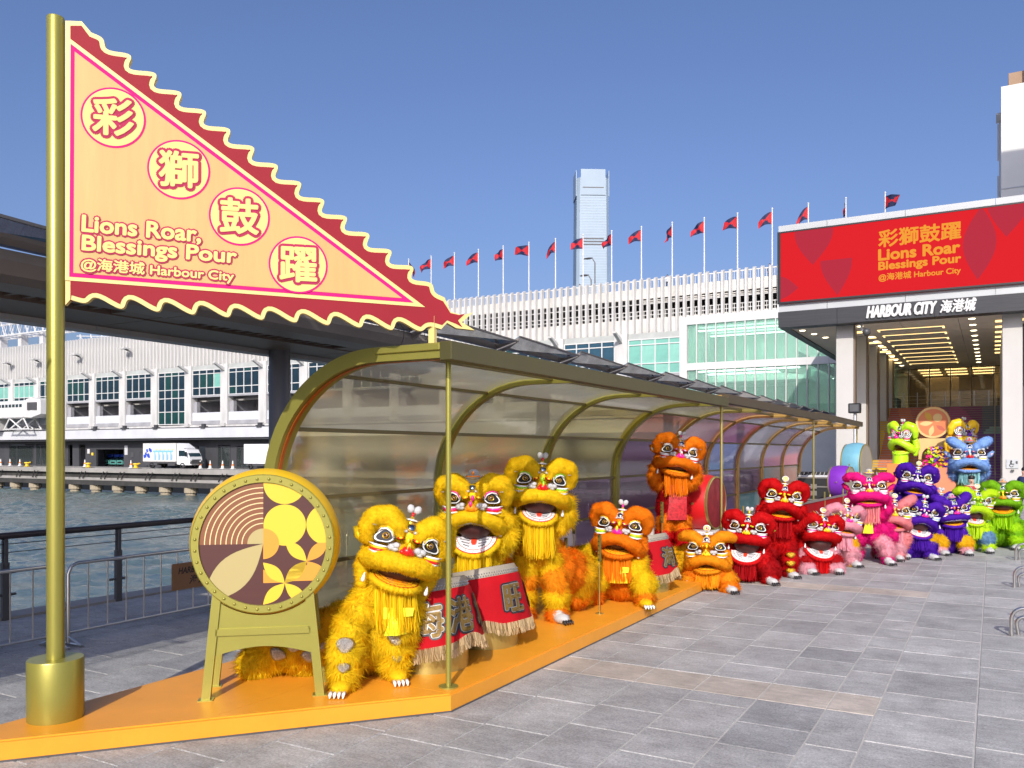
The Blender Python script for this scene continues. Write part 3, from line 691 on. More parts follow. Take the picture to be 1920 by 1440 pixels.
for i in range(4):
    for j in range(3): obj('ceiling_light', lp3, ent, (9.7 - 5.2 + i * 1.9, 29.5 + j * 2.6, 8.71))
# lettering on the fascia
Mf = frame((9.7 - 5.42, -.145, 8.82), (1, 0, 0), (0, .088, -.99) if False else (0, -.06, 1))
add_text('lettering', 'HARBOUR CITY', M_white, Mf, ent, width=3.08, height=.54, fat=.034, shear=.28)
add_text('lettering', '海港城', M_white, frame((9.7 - 2.18, -.145, 8.80), (1, 0, 0), (0, -.06, 1)), ent, width=1.5, height=.58, fat=.02, shear=.22)
# the screen
sc_ = thing('led_screen', 'wide glowing red screen with orange lettering above the mall entrance', 'screen', (-9.72, 44.9, 9.86))
MB().box((0, -.12, 0), (20, .03, .09)).box((0, -.12, 3.64), (20, .03, 3.72)).box((0, -.12, .09), (.16, .03, 3.64)).build('screen_frame', M_black, sc_)
def ledmat(name, c, e=1.):
    m = mat(name, (.004, .004, .004), .7, spec=.02); p = m.node_tree.nodes['Principled BSDF']; p.inputs['Emission Color'].default_value = (*c, 1); p.inputs['Emission Strength'].default_value = e; return m
scr_r = ledmat('screen_red', (.68, .010, .017)); scr_d = ledmat('screen_maroon', (.44, .022, .045)); scr_o = ledmat('screen_orange', (.80, .31, .03))
MB().box((.16, -.08, .09), (20, .02, 3.64)).build('screen_panel', scr_r, sc_)
Ms = frame((0, -.083, 0), (1, 0, 0), (0, 0, 1))
def rclip(poly):
    for fn in (lambda p: p[0] - .17, lambda p: p[1] - .1, lambda p: 3.63 - p[1]): poly = clip(poly, fn, None)
    return poly
for p, q, b in (((1.75, 1.85), (1.85, 5.2), .28), ((2.95, .2), (2.8, 3.6), .22), ((-.9, .9), (1.05, .75), .3), ((9.1, .35), (9.25, 3.75), .2), ((10.25, 2.2), (10.5, 6), .25)):
    poly = leaf(p, q, b)
    if p == (2.95, .2): poly = clip(poly, lambda z: 2.0 - z[1], None)
    MB().poly(rclip(poly), 0, .004, Ms).build('screen_motif', scr_d, sc_)
x0 = 4.85
for body, z, w_, h_, b in (('彩獅鼓躍', 2.36, 3.55, .82, .022), ('Lions Roar', 1.72, 3.5, .52, .03), ('Blessings Pour', 1.13, 3.55, .5, .022), ('@海港城 Harbour City', .66, 3.55, .4, .009)):
    add_text('screen_text', body, scr_o, frame((x0, -.09, z), (1, 0, 0), (0, 0, 1)), sc_, width=w_, height=h_, fat=b)

# grand steps with the printed mural
steps = thing('mural_steps', 'broad entrance steps whose risers carry a colourful printed mural', 'steps', (-7.2, 53, 0))
PAL = {k: mat('mural_' + k, v, .6, noise=(2, .08)) for k, v in dict(yellow=(.80, .50, .02), gold=(.60, .36, .04), rust=(.62, .18, .07), salmon=(.78, .27, .14), brick=(.50, .12, .08), maroon=(.32, .09, .09), plum=(.28, .09, .21), magenta=(.48, .10, .28), violet=(.26, .11, .40), lilac=(.50, .3, .56), slate=(.17, .20, .25), mint=(.36, .55, .5), cream=(.7, .5, .22)).items()}
PK = list(PAL); NS = 33; RH = 5.2 / NS; TD = 10.4 / NS
def mural(x, z):
    x -= .2 * 0
    if x < 1.1: return 'gold' if math.sin(x * 5 + z * 2.2) > .3 or z > 3.6 else 'yellow'
    if x < 2.0 + .25 * z and z < 1.3: return 'yellow'
    if z < 1.0: return 'salmon' if x < 4.6 else ('magenta' if x < 5.4 else 'violet')
    if (x - 3.4) ** 2 + (z - 2.2) ** 2 < 1.4: return 'rust' if (int(x * 2)) % 3 else 'salmon'
    if abs(x - 4.4) < .75 and z < 2.9: return 'maroon' if (x - 4.4) ** 2 + (z - 2.3) ** 2 < .5 else 'brick'
    if z > 3.6 and x < 3.6: return 'brick' if math.sin(x * 3 + z) > -.4 else 'rust'
    if (x - 4.7) ** 2 + (z - 3.9) ** 2 < 1.8: return 'magenta' if x > 4.7 else 'plum'
    if x > 6.6 and z > 3.3: return 'slate' if (x - 7.3) ** 2 + (z - 3.2) ** 2 > .35 else 'mint'
    if x > 5.4 and 1.8 < z < 3.3 and x < 6.4: return 'lilac' if (x - 5.9) ** 2 + (z - 2.5) ** 2 < .6 else 'magenta'
    if x > 5.3: return 'violet' if z < 3.6 else 'plum'
    return 'maroon' if x > 3.9 else 'rust'
M_tread = mat('grey_stone_tread', (.34, .32, .32), .6, noise=(3, .2))
for k in range(NS):
    b = MB(); y0 = k * TD; z0 = k * RH; z1 = z0 + RH; NX = 76; w_ = 7.6 / NX
    xs = 0
    while xs < NX:
        c = mural((xs + .5) * w_, (z0 + z1) / 2); e = xs
        while e < NX and mural((e + .5) * w_, (z0 + z1) / 2) == c: e += 1
        b.m(1 + PK.index(c)).add([(xs * w_, y0, z0), (e * w_, y0, z0), (e * w_, y0, z1 - .028), (xs * w_, y0, z1 - .028)], [(0, 1, 2, 3)]); xs = e
    b.m(0).box((0, y0 - .025, z1 - .028), (7.6, y0 + TD - .026, z1))
    b.build('step', [M_tread] + [PAL[c] for c in PK], steps)
MB().box((0, .3, -.01), (7.6, 10.4, .02)).box((7.55, 0.1, 0), (7.6, 10.4, 2)).build('step_base', M_tread, steps)
hr = MB()
for xx in (.25, 7.3):
    for k in range(6): hr.tube([(xx, .3 + k * 2, k * 1.0), (xx, .3 + k * 2, k * 1.0 + 1.0)], .025, 6)
    hr.tube([(xx, .2, .95), (xx, 10.4, 6.05)], .03, 8)
hr.build('handrail', M_steel, steps)
tl = MB()
for k in range(9): tl.tube([(1 + k * .85, 10.9, 5.2), (1 + k * .85, 10.9, 6.25)], .03, 6)
for z in (5.5, 5.75, 6.0): tl.tube([(1, 10.9, z), (7.8, 10.9, z)], .008, 4)
tl.build('edge_rail', M_steel, steps)
gb = glass('balustrade_glass', (.75, .9, .85), .85, .08, .02)
MB().loft([[(.02, .3, .1), (.04, .3, .1), (.04, .3, .95), (.02, .3, .95)], [(.02, 10, 5.0), (.04, 10, 5.0), (.04, 10, 5.9), (.02, 10, 5.9)]]).build('balustrade_pane', gb, steps)

# ------------------------------------------------------------------ covered walkway on the waterfront
wk = thing('covered_walkway', 'long dark grey covered walkway with glass wings along the waterfront behind the tunnel', 'walkway', (-10.6, 0, 0))
def wp(mb, name, mats, **kw):
    mb.v = [(x + 10.6, y, z) for x, y, z in mb.v]; return mb.build(name, mats, wk, **kw)
M_wk = mat('walkway_dark_panel', (.21, .16, .13), .5, .2, noise=(1.2, .15)); M_wk2 = mat('walkway_grey_panel', (.235, .205, .185), .5, .2, noise=(1.2, .15))
for k in range(15):
    y = -9 + k * 4.0
    b = MB().loft([[(-10.35, y + .012, 3.87), (-9.35, y + .012, 3.87), (-9.35, y + .012, 4.1), (-10.35, y + .012, 4.1)], [(-10.35, y + 3.988, 3.87), (-9.35, y + 3.988, 3.87), (-9.35, y + 3.988, 4.1), (-10.35, y + 3.988, 4.1)]])
    wp(b, 'soffit_panel', M_wk)
    wp(MB().box((-9.34, y + .012, 4.0), (-8.98, y + .5, 3.885)).box((-9.34, y + 3.5, 4.0), (-8.98, y + 3.988, 3.885)).m(1).box((-9.34, y + .5, 4.02), (-8.98, y + 3.5, 3.96)), 'vent_slot', [M_wk, M_black])
    b = MB()
    for q in range(14): b.box((-9.33, y + .6 + q * .2, 3.9), (-8.99, y + .66 + q * .2, 3.955))
    struct(wp(b, 'vent_grille', M_wk), 'stuff')
    prof = [(-8.97, 3.87), (-8.5, 3.87), (-8.36, 3.93), (-8.30, 4.06), (-8.30, 4.16), (-8.97, 4.16)]
    wp(MB().loft([[(x, y + .01, z) for x, z in prof], [(x, y + 3.99, z) for x, z in prof]]), 'fascia_panel', M_wk2)
    wp(MB().box((-10.62, y + .005, 3.80), (-10.36, y + 3.995, 3.98)), 'edge_beam', M_slab)
wp(MB().box((-10.6, -9, 4.165), (-8.95, 51, 4.2)), 'roof', M_wk2)
wp(MB().box((-8.4, -16, 4.05), (-5.75, 2.0, 4.3)).box((-16, -16, 4.05), (-10.6, -2, 4.3)), 'shade_roof', M_wk2)      # unseen roof added beside the camera to shade the promenade
b = MB()
for q in range(4): b.tube([(-5.66 + q * .09, -16, 4.2 + q * .01), (-5.66 + q * .09, 1.7, 4.2 + q * .01)], .016, 6)
for q in range(7): b.box((-5.75, -15.8 + q * 2.6, 4.18), (-5.36, -15.76 + q * 2.6, 4.22))
wp(b, 'edge_rail', M_wk2)  # unseen rails added along that roof to cast thin shadow lines
wg = glass('walkway_glass', (.62, .78, .92), .95, .16, .03, (.45, .58, .7))
for k in range(22):
    y = -8 + k * 2.75
    a = Vector((-8.34, y + .05, 4.13)); 
    b = MB().loft([[(-8.32, y + .06, 4.20), (-7.85, y + .06, 4.40), (-7.85, y + .06, 4.412), (-8.32, y + .06, 4.212)], [(-8.32, y + 2.69, 4.165), (-7.85, y + 2.69, 4.30), (-7.85, y + 2.69, 4.312), (-8.32, y + 2.69, 4.177)]])
    wp(b, 'glass_wing', wg)
    b = MB().loft([[(-8.36, y - .03, 4.02), (-8.36, y + .03, 4.02), (-8.36, y + .03, 4.15), (-8.36, y - .03, 4.15)], [(-7.84, y - .02, 4.31), (-7.84, y + .02, 4.31), (-7.84, y + .02, 4.37), (-7.84, y - .02, 4.37)]])
    wp(b, 'bracket', M_wk2)
    wp(MB().loft([[(-7.87, y + .05, 4.385), (-7.84, y + .05, 4.385), (-7.84, y + .05, 4.415), (-7.87, y + .05, 4.415)], [(-7.87, y + 2.7, 4.285), (-7.84, y + 2.7, 4.285), (-7.84, y + 2.7, 4.315), (-7.87, y + 2.7, 4.315)]]), 'wing_edge', M_darksteel)
for y in (-6, 10.2, 19.6, 29.4, 39.5):
    wp(MB().tube([(-10.25, y, -.005), (-10.25, y, 3.87)], .175, 20, True), 'column', mat('grey_column_paint', (.17, .17, .19), .45, .2, noise=(1, .1)), smooth=60)

# ------------------------------------------------------------------ waterfront railing and barriers
rl = thing('waterfront_railing', 'dark handrail railing with steel cables along the water edge', 'railing', (-11.2, 0, 0))
b = MB().tube([(0, -8, 1.1), (0, 48, 1.1)], .045, 10); b.build('handrail', mat('dark_brown_handrail', (.05, .04, .042), .4, .2), rl, 60)
b = MB()
for z in (.88, .99): b.tube([(0, -8, z), (0, 48, z)], .006, 4)
b.build('cable', M_darksteel, rl)
post_m = MB().box((-.03, -.045, -.01), (.03, .045, .75)).box((-.045, -.02, .7), (-.015, .02, 1.06)).box((.015, -.02, .7), (.045, .02, 1.06)).tube([(0, -.14, .33), (0, .14, .33)], .02, 6).tube([(0, -.14, .62), (0, .14, .62)], .02, 6).mesh('post', M_darksteel)
for k in range(33): obj('post', post_m, rl, (0, -6.85 + k * 1.64, 0))
def disp_pane(k): pass
tag(MB().box((-11.13, 9.55, .62), (-11.10, 9.95, .95)).m(1).box((-11.1, 9.6, .68), (-11.094, 9.9, .9)).build('access_sign', [mat('sign_blue', (.01, .07, .3), .4), M_white]), 'small blue access sign on the waterfront railing behind the drum', 'sign')

def barrier(y, label, plate=False, x=-9.15, L=2.28, rz=0):
    t = thing('crowd_barrier', label, 'barrier', (x, y, 0), rz, 'steel crowd barriers')
    r = .11
    pts = [(0, .03, -.005), (0, .03, .92 - r), (0, .03 + r * .3, .92 - r * .3), (0, .03 + r, .92), (0, L - .03 - r, .92), (0, L - .03 - r * .3, .92 - r * .3), (0, L - .03, .92 - r), (0, L - .03, -.005)]
    MB().tube(pts, .021, 10).build('frame', M_steel, t, 60)
    MB().tube([(0, .03, .14), (0, L - .03, .14)], .017, 8).build('bottom_rail', M_steel, t, 60)
    bm_ = bar_mesh
    for k in range(1, 9): obj('bar', bm_, t, (0, .03 + (L - .06) * k / 9, .14))
    for yy in (.03, L - .03): MB().box((-.26, yy - .02, .0), (.26, yy + .02, .025)).tube([(-.24, yy, .02), (0, yy, .1), (.24, yy, .02)], .014, 6).build('foot', M_steel, t)
    return t
bar_mesh = MB().tube([(0, 0, 0), (0, 0, .78)], .009, 6, False).mesh('bar', M_steel)
barrier(3.42, 'steel crowd barrier left of the gold pole, cut by the picture edge')
b2 = barrier(5.80, 'steel crowd barrier between the gold pole and the drum, plate on its right end')
for k in range(7): barrier(8.2 + 2.36 * k, 'steel crowd barrier behind the tunnel, ' + ('first', 'second', 'third', 'fourth', 'fifth', 'sixth', 'seventh')[k] + ' along from the drum end')
M_plate = mat('bronze_plate', (.32, .17, .09), .4, .5, noise=(3, .1))
pl_ = thing('barrier_plate', 'bronze plate lettered with the harbour name hung on the barrier beside the drum', 'sign', (-9.12, 7.2, .42))
MB().box((-.005, 0, 0), (.012, .92, .34)).build('plate', M_plate, pl_)
add_text('lettering', 'HARBOUR CITY', M_black, frame((.0125, .09, .2), (0, 1, 0), (0, 0, 1)), pl_, width=.72, height=.085, bold=.03, shear=.2)
add_text('lettering', '海港城', M_black, frame((.0125, .26, .05), (0, 1, 0), (0, 0, 1)), pl_, width=.4, height=.12, bold=.02, shear=.2)

# ------------------------------------------------------------------ orange platform
PLX = [(-4.0, 13.0), (-6.5, 13.0), (-6.5, 2.9), (-3.98, 5.93)]
pf = thing('orange_platform', 'low orange stage platform under the first half of the gold tunnel', 'platform', (-4.5, 6, 0))
def inset(p, k):
    c = (-5.3, 8); return [(c[0] + (x - c[0]) * k, c[1] + (y - c[1]) * k) for x, y in p]
T = Matrix.Translation((4.5, -6, 0))
PLO = [(-3.98, 13.0), (-6.5, 13.0), (-6.5, 1.2), (-6.55, .82), (-3.98, 5.93)]
PLO = [(-3.98, 13.0), (-6.5, 13.0), (-6.5, 3.0), (-6.5, 2.93), (-3.98, 5.93)]
PLO = [(-3.98, 13.0), (-6.5, 13.0), (-6.5, 3.55), (-7.3, 2.6), (-7.3, 1.97), (-3.98, 5.93)]
MB().poly(PLO, -.006, .138, T).build('skirt', M_orange, pf)
ys_ = [12.98, 10.6, 9.3, 7.62, 5.95]
for k in range(4):
    for x0, x1 in ((-4.0, -5.24), (-5.243, -6.48)): MB().poly([(x0, ys_[k]), (x1, ys_[k]), (x1, ys_[k + 1] + .003), (x0, ys_[k + 1] + .003)], .138, .15, T).build('top_board', M_orange, pf)
MB().poly([(-4.0, 5.947), (-5.24, 5.947), (-5.24, 4.48)], .138, .15, T).build('top_board', M_orange, pf)
MB().poly([(-5.243, 5.947), (-6.48, 5.947), (-6.48, 3.56), (-7.28, 2.6), (-7.28, 2.02), (-5.243, 4.476)], .138, .15, T).build('top_board', M_orange, pf)
MB().poly([(-3.97, 13.0), (-3.985, 13.0), (-3.985, 5.932), (-7.3, 1.99), (-7.3, 1.96), (-3.97, 5.925)], -.004, .012, T).build('base_strip', M_darksteel, pf)

# ------------------------------------------------------------------ arched tunnel
AX0, AX1 = -6.06, -4.75
def arch_path(n=16, top=3.05, base=.0):
    p = [(AX0, base), (AX0, 1.0), (AX0, 1.8)]
    for i in range(1, n + 1):
        a = math.pi / 2 * i / n
        p.append((AX1 - (AX1 - AX0) * math.cos(a), 1.8 + (top - 1.8) * math.sin(a)))
    p.append((-4.05, top)); return p
YA = [5.95 + 2.83 * k for k in range(10)]
tn = thing('arched_tunnel', 'long olive gold arched tunnel with coloured film panes open on the plaza side', 'tunnel', (-5, 6, 0))
def tnp(mb, name, mats, **kw):
    mb.v = [(x + 5, y - 6, z) for x, y, z in mb.v]; return mb.build(name, mats, tn, **kw)
def offset_path(p, d):
    out = []
    for i in range(len(p)):
        a = Vector(p[max(i - 1, 0)]); c = Vector(p[min(i + 1, len(p) - 1)]); t = (c - a).normalized()
        nrm = Vector((-t.y, t.x)); out.append((p[i][0] + nrm.x * d, p[i][1] + nrm.y * d))
    return out
for k, y in enumerate(YA):
    big = k in (0, 3, 6, 9); z0 = .149 if y < 13 else -.005
    p = arch_path(base=z0, top=3.05); po = offset_path(p, .075); pi = offset_path(p, -.055)
    w0, w1 = (-.07, .10) if big else (-.05, .05)
    rings = [[(po[i][0], y + w0, po[i][1]), (pi[i][0], y + w0, pi[i][1]), (pi[i][0], y + w1, pi[i][1]), (po[i][0], y + w1, po[i][1])] for i in range(len(p))]
    o = tnp(MB().loft(rings), 'arch', M_olive if k < 4 else (M_gold if k == 4 else M_amber), smooth=30)
    if k == 0:
        tape = offset_path(arch_path(base=.15), -.062)
        tnp(MB().loft([[(tape[i][0] - .004, y - .02, tape[i][1]), (tape[i][0] + .004, y - .02, tape[i][1] - .004), (tape[i][0] + .004, y + .02, tape[i][1] - .004), (tape[i][0] - .004, y + .02, tape[i][1])] for i in range(len(tape))]), 'edge_trim', mat('copper_trim', (.5, .13, .02), .35, .4))
# panes: rows along the arch path
ROWS = [(0, .9), (.9, 1.58), (1.58, 2.3), (2.3, 3.05), (3.05, 3.95), (3.95, 4.65)]
def path_at(s):
    p = arch_path(24, 3.05, .15); acc = 0
    for i in range(len(p) - 1):
        a, b = Vector(p[i]), Vector(p[i + 1]); l = (b - a).length
        if acc + l >= s: return a + (b - a) * ((s - acc) / l)
        acc += l
    return Vector(p[-1])
def film(name, c, see=.62, hz=.3, hc=None): return glass('film_' + name, c, min(1, see * 1.4), hz, .10, hc or c, 2.6, .10, .0 if name == 'clear' and hz < .2 else .55)
FILM = dict(roof=film('clear', (.86, .85, .76), .8, .12), milk=film('milk', (.92, .87, .64), .66, .58, (.90, .84, .60)), cream=film('cream', (.86, .80, .5), .64, .55, (.84, .76, .46)), clear=film('pale_warm', (.86, .78, .47), .68, .3, (.66, .58, .34)), olive=film('olive', (.76, .68, .33), .66, .28, (.45, .40, .22)), yellow=film('yellow', (.85, .72, .28), .66, .3, (.6, .48, .18)),
            red=film('red', (.8, .33, .2), .6, .25, (.5, .2, .13)), purple=film('purple', (.44, .30, .45), .55, .25, (.3, .18, .32)), pink=film('pink', (.86, .52, .62), .62, .4, (.7, .42, .5)), magenta=film('magenta', (.75, .3, .6), .6, .35, (.55, .22, .45)),
            blue=film('blue', (.38, .46, .85), .6, .4, (.32, .36, .7)), silver=film('silver', (.72, .68, .82), .65, .4, (.6, .56, .7)), violet=film('violet', (.52, .32, .62), .6, .35, (.4, .26, .5)), lilac=film('lilac', (.72, .5, .8), .65, .4, (.6, .4, .68)),
            teal=film('teal', (.32, .65, .68), .65, .35, (.26, .5, .53)))
BAY = ['clear clear clear milk milk roof', 'olive olive olive cream milk roof', 'purple purple olive yellow milk roof', 'purple purple purple red cream roof', 'purple violet purple pink pink roof',
       'violet violet blue magenta silver roof', 'teal purple silver silver silver roof', 'teal teal lilac violet silver roof', 'teal teal lilac violet silver roof', 'teal']
pur = mat('purlin_bronze', (.16, .13, .05), .45, .35)
PR = []
for k in range(9):
    y0, y1 = YA[k] + .1, YA[k + 1] - .07; names = BAY[k].split()
    for r_, (s0, s1) in enumerate(ROWS):
        n = 5 if s0 > 1.5 else 1; b = MB(); vs = []
        for i in range(n + 1):
            q = path_at(s0 + (s1 - s0) * i / n); vs += [(q.x, y0, q.y), (q.x, y1, q.y)]
        b.add(vs, [(2 * i, 2 * i + 1, 2 * i + 3, 2 * i + 2) for i in range(n)])
        tnp(b, 'pane', FILM[names[r_]], smooth=True)
    for s_ in (.9, 1.58, 2.3, 3.05, 3.95):
        q = path_at(s_); tnp(MB().box((q.x - .02, y0 - .03, q.y - .02), (q.x + .025, y1 + .03, q.y + .02)), 'purlin', pur)
for k, (ya, yb, dz) in enumerate(((5.86, 14.36, 0), (14.37, 22.86, .06), (22.87, 31.5, .10))):
    m_ = mat('dark_olive_beam', (.09, .082, .028), .45, .4, noise=(2, .1)) if k == 0 else mat('bronze_beam', (.085, .062, .03), .45, .3, noise=(2, .12))
    tnp(MB().bbox((-4.05, ya, 2.97 + dz), (-3.93, yb, 3.13 + dz), .006), 'front_beam', m_)
    tnp(MB().bbox((-4.75, ya, 3.06 + dz), (-4.052, ya + .12, 3.12 + dz), .006), 'end_beam', M_olive if k == 0 else M_amber)
for y in (6.0, 14.5, 23.2, 31.35):
    z0 = .15 if y < 13 else 0
    tnp(MB().tube([(-4.12, y + .1, z0), (-4.12, y + .1, 2.99)], .024, 12).lathe([(0, 0), (.085, 0), (.085, .012), (0, .012)], 20, Matrix.Translation((-4.12, y + .1, z0))), 'post', M_gold if y > 13 else M_olive, smooth=40)

# ------------------------------------------------------------------ pennant sign on its gold pole
PS = Vector((-6.28, 3.9, 0)); PD = Vector((2.18, 2.10, 0)).normalized(); MS = frame((0, 0, 0), PD, (0, 0, 1))
sg_ = thing('pennant_sign', 'huge wavy edged triangular pennant sign on a thick gold pole', 'sign', PS)
MB().lathe([(0, .149), (.198, .149), (.2, .155), (.2, .60), (.195, .61), (0, .61)], 48).build('pole_base', M_olive, sg_, 40)
MB().lathe([(.064, .605), (.064, 5.54), (.06, 5.55), (0, 5.55)], 32).build('pole', M_olive, sg_, 40)
M_cream = mat('cream_paint', (.72, .57, .20), .5, noise=(1.2, .05)); M_dred = mat('dark_red_panel', (.27, .014, .024), .65, spec=.2, noise=(2, .08))
M_mag = mat('magenta_line', (.60, .015, .17), .65, spec=.1); M_orn = mat('peach_orange_panel', (.59, .345, .118), .6, noise=(1.4, .14, (3.5, 3.5, .5))); M_lc = mat('pale_yellow_disc', (.76, .58, .20), .6, spec=.2)
M_plum = mat('plum_outline', (.40, .035, .09), .7, spec=.1)
Ai, Bi, Ci = Vector((.085, 5.40)), Vector((.075, 3.52)), Vector((2.86, 3.43))     # cream triangle
def wavy(p, q, n, base, amp, nrm, off, lean=.55, phase=0):
    """scalloped edge: rounded waves leaning along the edge, then pulled in by off along its own normal"""
    N = n * 14; d = (q - p) / n; raw = []
    for i in range(N + 1):
        t = i / N; w = 2 * math.pi * (n * t + phase); e = min(1, 8 * (1 - t) + .2, 8 * t + .25)
        raw.append(p + (q - p) * t + d.normalized() * (d.length * .2 * lean * e * math.sin(w)) + nrm * (base + amp * e * math.sin(w)))
    out = []
    for i in range(N + 1):
        tg = (raw[min(i + 1, N)] - raw[max(i - 1, 0)]).normalized(); nn = Vector((-tg.y, tg.x)); nn = nn if nn.dot(nrm) > 0 else -nn
        out.append(raw[i] - nn * off)
    return out
hd_ = (Ci - Ai).normalized(); hn = Vector((-hd_.y, hd_.x)); bd_ = (Ci - Bi).normalized(); bn = Vector((bd_.y, -bd_.x))
def pennant(off):
    up = wavy(Vector((.25, 5.44)), Vector((3.02, 3.51)), 15, .014, .046, hn, off, .55)
    dn = wavy(Vector((.11, 3.40)), Vector((3.0, 3.275)), 11, .026, .040, bn, off, .6)
    tail = [Vector((3.08, 3.40 - off * .3)), Vector((3.19 - off, 3.375)), Vector((3.28 - 2 * off, 3.405 - off * .4)), Vector((3.18 - off, 3.315 + off * .4)), Vector((3.29 - 3 * off, 3.25 + off * .6)), Vector((3.13, 3.262 + off)), Vector((3.05, 3.305 + off * .6))]
    pts = [Vector((.075 + off, 5.52 - off)), Vector((.19, 5.53 - off))] + up + tail + list(reversed(dn)) + [Vector((.075 + off, 3.33 + off))]
    return [tuple(p) for p in pts]
MB().poly(pennant(0), -.03, .03, MS).build('border', M_cream, sg_)
MB().poly(pennant(.036), -.034, .034, MS).build('fringe_panel', M_dred, sg_)
def tri(k):
    c = (Ai + Bi + Ci) / 3
    def off(p, q, r, d):
        pass
    # inset triangle by distance k
    def line(p, q): d = (q - p).normalized(); n = Vector((-d.y, d.x)); return p + n * k, d
    P3 = [Ai, Bi, Ci]; L_ = [line(P3[i], P3[(i + 1) % 3]) for i in range(3)]; out = []
    for i in range(3):
        (p, d), (q, e) = L_[i - 1], L_[i]; det = d.x * -e.y + e.x * d.y
        t = ((q - p).x * -e.y + e.x * (q - p).y) / det; out.append(tuple(p + d * t))
    return out
MB().poly(tri(0), -.036, .038, MS).build('inner_border', M_cream, sg_)
MB().poly(tri(.030), -.0365, .041, MS).build('magenta_line', M_mag, sg_)
MB().poly(tri(.060), -.037, .044, MS).build('panel', M_orn, sg_)
def on_sign(x, z, d): return frame(PD * x + Vector((0, 0, z)) + Vector((PD.y, -PD.x, 0)) * d, PD, (0, 0, 1))
for (x, z), ch in zip(((.42, 4.80), (.898, 4.435), (1.356, 4.095), (1.815, 3.73)), '彩獅鼓躍'):
    MB().poly(circle(x, z, .235, 48), .044, .047, MS).m(1).poly(circle(x, z, .220, 48), .047, .049, MS).build('emblem_disc', [M_mag, M_lc], sg_)
    add_text('character', ch, M_plum, on_sign(x, z, .0565), sg_, width=.285, height=.275, fat=.030, align='CENTER')
    add_text('character', ch, M_lc, on_sign(x, z, .0600), sg_, width=.285, height=.275, fat=.008, align='CENTER')
def on_line(x, z, d): return frame(PD * x + Vector((0, 0, z)) + Vector((PD.y, -PD.x, 0)) * d, PD + Vector((0, 0, -.036)), Vector((0, 0, 1)) + PD * .036)
for body, x, z, w_, h_, b_ in (('Lions Roar,', .198, 3.882, .86, .142, .006), ('Blessings Pour', .198, 3.722, 1.13, .148, .006), ('@海港城 Harbour City', .19, 3.590, 1.12, .108, .003)):
    add_text('lettering', body, M_plum, on_line(x, z, .050), sg_, width=w_, height=h_, fat=b_ + .013)
    add_text('lettering', body, M_lc, on_line(x, z, .054), sg_, width=w_, height=h_, fat=b_)
sb = PD * 2.93; MB().box((sb.x - .03, sb.y - .02, 3.10), (sb.x + .03, sb.y + .02, 3.36)).build('support_strut', M_cream, sg_)

# ------------------------------------------------------------------ giant drum on a stand
DC = Vector((-5.27, 5.06, 1.435)); DN = Vector((.64, -.768, 0)).normalized(); DR_ = Vector((-DN.y, DN.x, 0)); MD = frame((0, 0, 0), DR_, (0, 0, 1))
dr = thing('giant_drum', 'giant yellow display drum with a geometric patterned face on an olive stand', 'drum', DC)
RD = .585
M_yel = mat('yellow_lacquer', (.82, .50, .01), .35, noise=(1.5, .04))
MB().lathe([(RD * .97, .0), (RD * 1.0, -.04), (RD * 1.055, -.16), (RD * 1.065, -.24), (RD * 1.05, -.34), (RD * .97, -.48), (0, -.48)], 64, MD).build('drum_body', M_yel, dr, 40)
MB().lathe([(RD * .985, -.03), (RD * .99, .012), (RD * .975, .02), (RD * .875, .02), (RD * .87, .0)], 64, MD).build('rim', M_olive, dr, 40)
Rf = RD * .872
M_br = mat('drum_terracotta', (.22, .08, .032), .45, noise=(2, .08, (1, 1, 10))); M_bk = mat('drum_dark_brown', (.075, .020, .016), .45, noise=(2, .1, (1, 1, 10))); M_dy = mat('drum_yellow', (.70, .49, .032), .45); M_do = mat('drum_orange', (.66, .29, .03), .45); M_dg = mat('drum_pale_gold', (.45, .37, .16), .38, .2)
FM = [M_br, M_bk, M_dy, M_do, M_dg, mat('drum_cream_line', (.8, .6, .3), .5)]
def quad(poly, q):
    for fn in ((lambda p: p[0] * q[0]), (lambda p: p[1] * q[1])):
        if len(poly) < 3: return []
        poly = clip(poly, fn, None)
    return poly
def inlay(mb, poly, mi, z, q=None, MM=MD, Rr=Rf):
    poly = [(x * Rr, y * Rr) for x, y in poly]
    if q: poly = quad(poly, q)
    if len(poly) >= 3: poly = clip_disc(poly, Rr)
    if len(poly) >= 3: mb.m(mi).poly(poly, z, None, MM)
